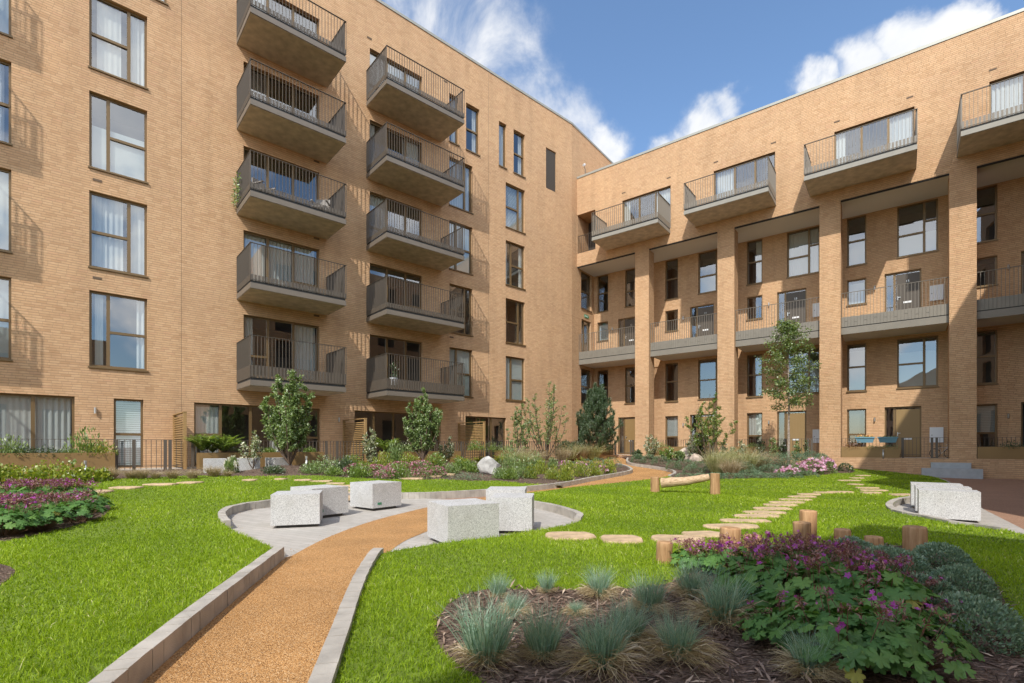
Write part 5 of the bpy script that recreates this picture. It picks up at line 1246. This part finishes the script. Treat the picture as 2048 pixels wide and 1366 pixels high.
for i, (px, py, h, w, mt, l) in enumerate(low):
    p = on(px, py); k = p.y / F; mound('garden_plant', p, w * k / 2, h * k, mt, 420, .085, .5, l, 'leafy plant', GD, i, up=.7)
for i, (px, py, w) in enumerate([(712, 948, 50), (750, 950, 60), (800, 944, 60), (842, 941, 50), (775, 957, 50), (840, 956, 44), (876, 953, 36)]):
    p = on(px, py); k = p.y / F; mound('heather_plant', p, w * k / 2, 20 * k, LF_MID, 300, .08, .5, ['red-flowered plant nearest the second slatted screen', 'red-flowered plant second from the screen', 'red-flowered plant below the variegated bush', 'red-flowered plant at the foot of the oval shrub', 'red-flowered plant at the lawn edge', 'red-flowered plant beside the stones', 'red-flowered plant at the end of the drift, nearest the boulder'][i], 'flowering plant', 'red flowered drift in the long bed', i, HEATH, nfl=90, fs=.026)
GFN = 'ferns round the long bed'
for px, s_, z, sz, l, mt in [(405, 2.4, 1.0, .95, 'tall fern at the corner of the planter behind the first pale seat', LF_FRESH), (445, 2.4, 1.0, 1.1, 'widest arching fern in the planter behind the pale seats', LF_FRESH), (425, 2.3, .98, .6, 'low fern between the two tall ones in the planter', LF_MID), (772, 2.45, .98, 1.0, 'bright fern in the planter beside the variegated bush', LF_FRESH), (790, 2.3, .98, .5, 'small fern in the planter behind the oval shrub', LF_MID)]:
    q = at_s(px, s_); q.z = z; fern('fern', q, sz, l, mt, group=GFN)
for px, py, sz, l in [(925, 932, .6, 'lime fern at the foot of the open variegated bush'), (700, 938, .55, 'lime fern under the second slatted screen'), (735, 940, .5, 'lime fern next to the red blooms'), (1000, 930, .7, 'yellow fern just behind the white boulder'), (860, 935, .45, 'small lime fern at the foot of the oval shrub'), (960, 928, .5, 'lime fern between the third screen and the white boulder')]:
    fern('fern', on(px, py), sz, l, LF_YEL, group=GFN)
# herbs in planters
for i, (px, z, sz, hh, l, mt) in enumerate([(18, 1.0, .34, .5, 'leafy herb at the frame end of the long planter', LF_MID), (48, 1.0, .3, .25, 'low leafy herb in the long planter', LF_DARK), (95, 1.0, .34, .24, 'dark leafy herb in the middle of the long planter', LF_DARK), (140, 1.0, .25, .2, 'wispy herb in the long planter', LF_MID), (168, 1.0, .36, .66, 'tall drooping leafy plant at the door end of the long planter', LF_FRESH), (200, 1.0, .32, .4, 'yellowing bushy herb at the end of the long planter', LF_YEL), (540, 1.0, .2, .2, 'tuft of fresh green behind the tall shrub', LF_FRESH), (620, 1.0, .2, .2, 'tuft of fresh green at the end of the fern planter', LF_FRESH), (815, .98, .45, .4, 'leafy plant in the planter behind the oval shrub', LF_MID), (985, 1.02, .5, .42, 'leafy climber spilling over the planter above the boulder', LF_FRESH), (950, 1.1, .35, .4, 'leafy climber over the railing beside the third screen', LF_FRESH), (1020, 1.0, .35, .3, 'leafy plant at the pine end of the boulder planter', LF_MID)]):
    q = at_s(px, 2.33); q.z = z - .06; mound('planter_herb', q, sz, hh, mt, 260, .1, .45, l, 'plant', 'plants in the golden planters', i, up=.8)
for i, (px, l) in enumerate([(1130, 'evergreen climber on the railing beside the airy shrub'), (1152, 'evergreen climber on the railing beside the pine')]):
    q = at_s(px, 2.3); q.z = .8; mound('climber', q, .5, .75, LF_DARK, 500, .09, .5, l, 'climbing plant', 'climbers on the railing', i)
# boulders
def boulder(px, py, w, h, mat, label, sd, group=None):
    rs = np.random.default_rng(sd); p = on(px, py); k = p.y / F; import bmesh
    bm = bmesh.new(); bmesh.ops.create_icosphere(bm, subdivisions=3, radius=1); pl = rs.normal(size=(16, 3)); pl /= np.linalg.norm(pl, axis=1)[:, None]; dd = rs.uniform(.62, .95, 16)
    for v in bm.verts:
        c = np.array(v.co); 
        for n_, d_ in zip(pl, dd):
            e = c @ n_ - d_
            if e > 0: c = c - n_ * e
        c = c * (1 + rs.normal(0, .012)); v.co = (c[0] * w * k / 2 * 1.15, c[1] * w * k * .42, (c[2] * .62 + .3) * h * k * 1.2)
    me = bpy.data.meshes.new('boulder'); bm.to_mesh(me); bm.free(); me.materials.append(mat); o = link('boulder', me, None, p, rnd(-.3, .3)); tag(o, label, 'boulder', group); return o
boulder(976, 947, 50, 36, BOULDERM, 'white angular boulder in the bark bed before the third slatted screen', 3)
boulder(1373, 921, 30, 24, PINKROCK, 'rounded pinkish grey boulder behind the clipped sage mounds', 5); boulder(1393, 924, 28, 16, PINKROCK, 'lower pinkish boulder leaning against the rounded one', 8)
# lime shrubs and sage row on the kerbed bed
GC = 'lime tipped shrubs on the kerbed bark bed'
for i, (px, py, w, h, l) in enumerate([(1062, 956, 34, 22, 'lime shrub at the lawn end of the kerbed bed'), (1082, 947, 34, 24, 'lime shrub below the stems of the airy shrub'), (1106, 958, 38, 22, 'lime shrub in the front row, second from the lawn'), (1132, 961, 36, 24, 'lime shrub in the front row above the kerb'), (1105, 935, 26, 16, 'small green shrub at the foot of the airy shrub'), (1135, 943, 30, 20, 'lime shrub in the middle of the kerbed bed'), (1160, 953, 44, 32, 'biggest lime shrub in the kerbed bed'), (1190, 951, 40, 26, 'lime shrub beside the pink blooms'), (1218, 947, 34, 24, 'lime shrub nearest the bend of the kerb')]):
    p = on(px, py); k = p.y / F; mound('skimmia_plant', p, w * k / 2 * .78, h * k * 1.05, LF_YEL if i not in (4,) else LF_MID, 380, .075, .5, l, 'shrub', GC, i, up=.8)
GS_ = 'sage green mounds along the path'
sage = [(1150, 936, 36, 16), (1172, 935, 36, 18), (1195, 935, 40, 20), (1222, 934, 44, 20), (1276, 925, 36, 18), (1298, 925, 34, 17), (1320, 929, 42, 18), (1345, 921, 44, 18), (1312, 914, 40, 16), (1370, 936, 40, 20), (1346, 938, 34, 18), (1400, 941, 44, 20), (1425, 944, 40, 18), (1384, 945, 40, 18), (1412, 920, 40, 18), (1436, 926, 36, 18)]
pos = ['behind the lime shrubs, first from the lawn', 'behind the lime shrubs, second from the lawn', 'behind the lime shrubs, third from the lawn', 'at the tip of the kerbed bed', 'at the corner where the far kerb begins', 'second along the far kerb', 'bulging over the far kerb', 'just before the pinkish boulders', 'tucked behind the far kerb mounds', 'alone on bark near the far kerb bend', 'beside the lone mound at the kerb bend', 'before the lower boulder', 'nearest the feather grass', 'at the lawn side below the boulders', 'behind the boulders', 'between boulders and green grass']
for i, (q, l) in enumerate(zip(sage, pos)):
    p = on(q[0], q[1]); k = p.y / F; mound('santolina_plant', p, q[2] * k / 2, q[3] * k, LF_HEBE2, 700, .055, .4, 'clipped sage green mound ' + l, 'shrub', GS_, i)
for i, (px, py, l) in enumerate([(1130, 935, 'pink flowering plant behind the lime shrubs'), (1162, 938, 'pink flowering plant between sage and lime mounds'), (1205, 946, 'small pink flowers between two lime shrubs')]):
    p = on(px, py); mound('pink_flowering_plant', p, .32, .26, LF_MID, 160, .06, .5, l, 'flowering plant', None, i, PINK, nfl=26, fs=.045)
# feather grasses
for i, (px, py, h, mt, w, l) in enumerate([(1038, 938, 44, None, 1.2, 'wide feather grass behind the airy shrub'), (1065, 932, 40, STRAW, 1.3, 'pale feather grass beside the airy shrub stems'), (1140, 918, 34, None, 1.2, 'feather grass before the climbers'), (1162, 918, 30, STRAW, 1.2, 'pale feather grass before the pine'), (1186, 918, 34, None, 1.2, 'feather grass at the foot of the pine'), (1124, 922, 30, STRAW, 1.2, 'small pale feather grass by the railing'),
    (1434, 948, 54, STIPA, .85, 'upright green feather grass beside the sage mounds'), (1462, 952, 40, STRAW, 1.0, 'pale arching feather grass next to the upright green one'), (1492, 944, 50, None, 1.0, 'largest feather grass behind the pale arching one'), (1520, 940, 40, STRAW, 1.3, 'low pale feather grass before the planter'), (1452, 930, 36, None, .9, 'feather grass behind the boulders')]):
    feather(px, py, h, l, i, mt, w)
# grey-green drift, juniper skirt and pink drift before the young tree
GJ = 'low juniper skirt at the lawn edge'
for i, px in enumerate(range(1372, 1640, 30)):
    p = on(px, 957 - max(0, (px - 1560)) * .07); k = p.y / F; mound('juniper_plant', p, 24 * k, 13 * k, LF_HEBE, 380, .09, .3, 'flat juniper at the lawn edge, ' + ORD[i] + ' from the gravel path', 'shrub', GJ, i, up=.2)
GDR = 'grey-green drift below the young tree'
for i, (px, py, w, h) in enumerate([(1490, 948, 60, 24), (1520, 944, 66, 32), (1555, 941, 66, 36), (1588, 938, 66, 36), (1618, 936, 60, 34), (1640, 934, 44, 28), (1540, 950, 60, 22), (1500, 954, 60, 16)]):
    p = on(px, py); k = p.y / F; mound('caryopteris_plant', p, w * k / 2, h * k, LF_HEBE, 800, .075, .35, 'grey-green leafy mound, ' + ORD[i] + ' in the drift below the young tree', 'shrub', GDR, i)
GPK = 'pink flowered drift at the lawn edge'
for i, (px, py, w, h) in enumerate([(1570, 953, 40, 18), (1598, 950, 44, 22), (1624, 948, 50, 28), (1650, 945, 40, 28)]):
    p = on(px, py); k = p.y / F; mound('pink_cranesbill_plant', p, w * k / 2, h * k, LF_MID, 420, .075, .6, 'pink flowering mound, ' + ORD[i] + ' along the lawn edge towards the steps', 'flowering plant', GPK, i, PINK, nfl=46, fs=.042)
mound('small_shrub', on(1690, 942), .32, .34, LF_DARK, 260, .09, .5, 'small dark shrub alone on bark by the brick plinth', 'shrub')
# shrubs by the town houses
def shr(px, r_, ty, w, l, mt, **k):
    p = at_r(px, r_); return shrub(k.pop('name', 'bushy_shrub'), p, max(.3, top_h(p, ty)), w, l, mt, **k)
shr(1416, 2.4, 788, 2.1, 'spreading fresh green many-stemmed shrub before the second brick pier', LF_FRESH, name='witch_hazel', stems=11, twigs=14, per=26, leaf=.072, bare=.36, upright=.35, asym=.25)
shr(1303, 1.6, 872, 1.2, 'cream-flowered bushy shrub at the foot of the first brick pier', LF_VAR, stems=7, twigs=8, per=14, leaf=.09, bare=.1, group=GV)
shr(1276, 1.8, 902, .6, 'small dark shrub at the corner of the path', LF_DARK, stems=6, twigs=6, per=12, leaf=.09, bare=.05)
shr(1338, 2.0, 898, 1.0, 'bright green bushy shrub before the pinkish boulders', LF_FRESH, stems=7, twigs=7, per=16, leaf=.09, bare=.05)
shr(1360, 1.6, 905, .8, 'mid green low shrub behind the pinkish boulders', LF_MID, stems=7, twigs=7, per=14, leaf=.09, bare=.05)
shr(1388, 1.7, 868, .8, 'cream-variegated shrub beside the spreading shrub', LF_VAR, stems=7, twigs=9, per=14, leaf=.085, bare=.1, group=GV)
shr(1404, 1.6, 866, .7, 'dark glossy shrub behind the spreading shrub', LF_DARK, stems=6, twigs=8, per=12, leaf=.1, bare=.2)
shr(1448, 1.5, 880, .5, 'thin dark rose beside the second brick pier', LF_DARK, stems=4, twigs=6, per=7, leaf=.09, bare=.5, r0=.01)
shr(1480, 1.6, 882, .9, 'cream-variegated shrub before the third bay', LF_VAR, stems=6, twigs=8, per=11, leaf=.09, bare=.35, r0=.01, group=GV)
for i, (px, ty, l) in enumerate([(1524, 884, 'rose bush before the window of the third bay'), (1548, 878, 'rose bush with a pale flower beside the young tree'), (1566, 888, 'leafy rose against the gold door, nearest the trunk'), (1592, 886, 'leafy rose against the gold door'), (1609, 884, 'leafy rose by the white meter box')]):
    shr(px, 1.3, ty, .6, l, LF_MID if i % 2 else LF_DARK, stems=4, twigs=6, per=9, leaf=.09, bare=.35, r0=.009, group='roses before the gold door', name='rose_bush')
for k, (u, mt, l, hh) in enumerate([(13.9, LF_RED, 'reddish bushy plant in the planter under the blue troughs', .34), (14.6, LF_MID, 'low green plant in the planter under the blue troughs', .14), (15.2, LF_MID, 'trailing green plant at the gate end of the blue trough planter', .16), (5.2, LF_FRESH, 'upright green plant in the planter behind the boulders', .3), (9.8, LF_FRESH, 'green grassy plant in the planter behind the young tree', .24), (18.9, LF_DARK, 'dark leafy plant in the planter beyond the steps', .3), (19.6, LF_DARK, 'second dark leafy plant in the planter beyond the steps', .28)]):
    mound('planter_herb', rw(u, .2, 1.1), .36, hh, mt, 260, .09, .45, l, 'plant', 'plants in the town house planters', k, up=.8)
# young tree with a clear pale trunk
p = at_r(1577, 2.2); H_ = top_h(p, 648); t = empty('young_tree', p); tag(t, 'slender young tree with a clear pale trunk before the third bay', 'tree')
mb = MB(); tr = [(rnd(-.02, .02), rnd(-.02, .02), H_ * i / 12) for i in range(13)]; mb.tube(tr, [.062 * (1 - .85 * i / 12) for i in range(13)], 9); PP, DD = [], []
for i in range(44):
    f = .42 + .56 * i / 43 + rnd(-.01, .01); q, d = along(tr, [f]); a = i * 2.4 + rnd(-.4, .4); e = (f - .42) / .58
    L_ = (1.42 * math.sin(math.pi * (.16 + .74 * e)) ** .8 * (1 - .35 * e)) * rnd(.55, 1.1) + .12
    if i % 9 == 4: L_ *= 1.3
    dr = np.array([math.cos(a), math.sin(a), .12 + .7 * e + rnd(-.15, .15)]); pts = [tuple(q[0] + unit(dr) * L_ * j / 4 + np.array([0, 0, -.10 * L_ * (j / 4) ** 2 + rnd(-.02, .02)])) for j in range(5)]
    mb.tube(pts, [.017 * (1 - .8 * j / 4) for j in range(5)], 4, cap=False)
    for j in range(9):
        s = .25 + .75 * (j + rnd(0, 1)) / 9; b, bd = along(pts, [s]); m = 19; PP.append(b + rng.normal(0, .10, (m, 3)) + np.array([0, 0, -.02])); DD.append(rdir(m, -.25) + bd * .5)
mb.build('trunk', PALEBARK, t, smooth=True); PP = np.concatenate(PP); put('crown', leaves(PP, np.concatenate(DD), .105 * rng.uniform(.6, 1.2, len(PP)), .48, .3, .5), leaf_mat('leaf_tree', G((0, (.055, .105, .02)), (.5, (.14, .22, .045)), (1, (.28, .36, .08)))), t)
# pine
p = at_s(1192, 2.9); H_ = top_h(p, 772); t = empty('pine_tree', p); tag(t, 'bushy dark green young pine in the inner corner of the court', 'tree')
mb = MB(); tr = [(.03 * math.sin(i), .03 * math.cos(2 * i), H_ * .93 * i / 10) for i in range(11)]; mb.tube(tr, [.075 * (1 - .85 * i / 10) for i in range(11)], 8); parts = []
def brush(P0, P1, n, l): 
    s = rng.uniform(.05, 1.08, n)[:, None]; P = P0 + (P1 - P0) * s; d = unit(P1 - P0); D = rdir(n, .2) + d * 1.1; return blades(P, D, l * rng.uniform(.7, 1.2, n), .011, .15, np.clip(rng.normal(.45, .22, n), 0, 1))
for i in range(64):
    f = .06 + .9 * (i / 63) ** .9; q, d = along(tr, [f]); a = i * 2.4; L_ = (1.22 * (1 - f) ** .75 + .2) * rnd(.72, 1.12); dr = np.array([math.cos(a), math.sin(a), .18])
    pts = [q[0] + unit(dr) * L_ * (j / 5) + np.array([0, 0, .42 * L_ * (j / 5) ** 2]) for j in range(6)]; mb.tube([tuple(x) for x in pts], [.02 * (1 - .75 * j / 5) for j in range(6)], 4, cap=False)
    for j in range(2, 5): parts.append(brush(pts[j], pts[j + 1], 95, .15))
    parts.append(brush(pts[5], pts[5] + np.array([0, 0, .22]) + rng.normal(0, .04, 3), 130, .15))
    for k in range(5):
        j = 2 + k % 3; b = pts[j] + rng.normal(0, .02, 3); e = b + unit(unit(dr) * .6 + rng.normal(0, .6, 3) + UP * .8) * L_ * .34; mb.tube([tuple(b), tuple(e)], [.009, .004], 4, cap=False); parts.append(brush(b, e, 100, .14)); parts.append(brush(e, e + UP * .12, 50, .13))
parts.append(brush(np.array(tr[-1]), np.array(tr[-1]) + UP * .35, 260, .17))
mb.build('trunk', BARK, t, smooth=True); put('crown', merge(parts), NEEDLE, t)
# ------------------------------------------------------------------ camera, sun, sky
cd = bpy.data.cameras.new('camera'); cam = bpy.data.objects.new('camera', cd); COL.objects.link(cam)
cam.location = (0, 0, EYE); cam.rotation_euler = (R_(90), 0, 0)
cd.sensor_width = 36; cd.lens = 36 * F / 2048; cd.shift_y = (HY - 683) / 2048; cd.clip_end = 6000; cd.clip_start = .05
S.camera = cam
sd = Vector((.1955, .6626, -.723)).normalized()
sl = bpy.data.lights.new('sun', 'SUN'); so_ = bpy.data.objects.new('sun', sl); COL.objects.link(so_)
sl.energy = SUN; sl.angle = R_(.53); sl.color = (1, .945, .86)
so_.rotation_euler = sd.to_track_quat('-Z', 'Y').to_euler()
W = bpy.data.worlds.new('World'); S.world = W; W.use_nodes = True
nt = W.node_tree; nt.nodes.clear()
sky = N(nt, 'ShaderNodeTexSky', sky_type='NISHITA'); sky.sun_disc = False
sky.sun_elevation = math.asin(-sd.z); sky.sun_rotation = math.atan2(-sd.x, -sd.y); sky.air_density = 1.0; sky.dust_density = .6; sky.ozone_density = 1.6
tc = N(nt, 'ShaderNodeTexCoord'); nrm = N(nt, 'ShaderNodeVectorMath', operation='NORMALIZE'); nt.links.new(tc.outputs['Generated'], nrm.inputs[0])
n1 = N(nt, 'ShaderNodeTexNoise', i_Scale=7.5, i_Detail=12.0, i_Roughness=.62, i_Distortion=.35); nt.links.new(nrm.outputs[0], n1.inputs['Vector'])
n2 = N(nt, 'ShaderNodeTexNoise', i_Scale=2.6, i_Detail=5.0, i_Roughness=.55); nt.links.new(nrm.outputs[0], n2.inputs['Vector'])
def math_(op, a, b):
    n = N(nt, 'ShaderNodeMath', operation=op)
    for s, v in ((n.inputs[0], a), (n.inputs[1], b)):
        if hasattr(v, 'links'): nt.links.new(v, s)
        else: s.default_value = v
    return n.outputs[0]
nw = N(nt, 'ShaderNodeTexNoise', i_Scale=11.0, i_Detail=7.0, i_Roughness=.55); nt.links.new(nrm.outputs[0], nw.inputs['Vector'])
wv = N(nt, 'ShaderNodeVectorMath', operation='MULTIPLY_ADD'); nt.links.new(nw.outputs['Color'], wv.inputs[0]); wv.inputs[1].default_value = (.11, .11, .11); nt.links.new(nrm.outputs[0], wv.inputs[2])
wp = N(nt, 'ShaderNodeVectorMath', operation='ADD'); nt.links.new(wv.outputs[0], wp.inputs[0]); wp.inputs[1].default_value = (-.055, -.055, -.055)
acc = None
CL = [(930, 60, .12, .34), (985, 130, .12, .42), (1020, 60, .10, .5), (1045, 170, .09, .46), (830, 10, .08, .5), (1090, 215, .07, .42), (1150, 240, .06, .55), (1195, 278, .05, .95), (1215, 312, .055, .95), (1345, 290, .045, .95), (1395, 262, .05, 1.0), (1440, 235, .04, .9), (1470, 215, .03, .6), (1625, 170, .04, 1.0), (1665, 160, .035, .9), (1750, 120, .05, 1.05), (1825, 78, .045, 1.05), (1895, 58, .045, 1.1), (1935, 48, .03, 1.0)]
for px, py, r, k in CL:
    d = Vector(((px - CX) / F, 1, (HY - py) / F)).normalized()
    v = N(nt, 'ShaderNodeVectorMath', operation='DISTANCE'); nt.links.new(wp.outputs[0], v.inputs[0]); v.inputs[1].default_value = d
    m = N(nt, 'ShaderNodeMapRange'); m.interpolation_type = 'SMOOTHSTEP'
    for i, x in ((1, 0), (2, r * 1.25), (3, k), (4, 0)): m.inputs[i].default_value = x
    nt.links.new(v.outputs['Value'], m.inputs[0])
    acc = m.outputs[0] if acc is None else math_('MAXIMUM', acc, m.outputs[0])
# the rest of the sky, away from that quarter, is given unseen broken cloud for the reflections
sep = N(nt, 'ShaderNodeSeparateXYZ'); nt.links.new(nrm.outputs[0], sep.inputs[0])
away = N(nt, 'ShaderNodeMapRange'); nt.links.new(sep.outputs[1], away.inputs[0])
for i, x in ((1, .35), (2, .0), (3, 0), (4, 1)): away.inputs[i].default_value = x
rest = ramp(nt, [(.44, (0, 0, 0)), (.58, (1, 1, 1))]); nt.links.new(n2.outputs[0], rest.inputs[0])
acc = math_('MAXIMUM', acc, math_('MULTIPLY', away.outputs[0], rest.outputs[0]))
w = math_('MULTIPLY', math_('SUBTRACT', n1.outputs[0], .5), 1.9)
dens = math_('ADD', acc, math_('MULTIPLY', w, math_('MINIMUM', math_('MULTIPLY', acc, 3.0), 1.0)))
cov = N(nt, 'ShaderNodeMapRange'); cov.interpolation_type = 'SMOOTHSTEP'; nt.links.new(dens, cov.inputs[0])
for i, x in ((1, .12), (2, .95), (3, 0), (4, .97)): cov.inputs[i].default_value = x
shade = ramp(nt, [(.3, tuple(CLOUD * x for x in (.78, .82, .88))), (.65, tuple(CLOUD * x for x in (1.0, 1.0, 1.0)))]); nt.links.new(n1.outputs[0], shade.inputs[0])
skyc = mixc(nt, 1.0, sky.outputs[0], SKYTINT, 'MULTIPLY')
fill_gain = N(nt, 'ShaderNodeMapRange'); nt.links.new(away.outputs[0], fill_gain.inputs[0]); fill_gain.inputs[3].default_value = 1.0; fill_gain.inputs[4].default_value = 2.0
cl = N(nt, 'ShaderNodeVectorMath', operation='SCALE'); nt.links.new(shade.outputs[0], cl.inputs[0]); nt.links.new(fill_gain.outputs[0], cl.inputs['Scale'])   # unseen clouds on the sun's side, brightened to raise fill and reflections
mx = mixc(nt, cov.outputs[0], skyc, cl.outputs[0])
bg = N(nt, 'ShaderNodeBackground'); bg.inputs[1].default_value = SKY; nt.links.new(mx, bg.inputs[0])
wo = N(nt, 'ShaderNodeOutputWorld'); nt.links.new(bg.outputs[0], wo.inputs[0])
S.view_settings.view_transform = 'Standard'; S.view_settings.look = 'None'; S.view_settings.exposure = EXPO; S.view_settings.gamma = 1
S.render.resolution_x = 1024; S.render.resolution_y = 683
S.cycles.max_bounces = 8; S.cycles.transparent_max_bounces = 16; S.cycles.caustics_reflective = False; S.cycles.caustics_refractive = False; S.cycles.use_denoising = True
S.cycles.sample_clamp_indirect = 6
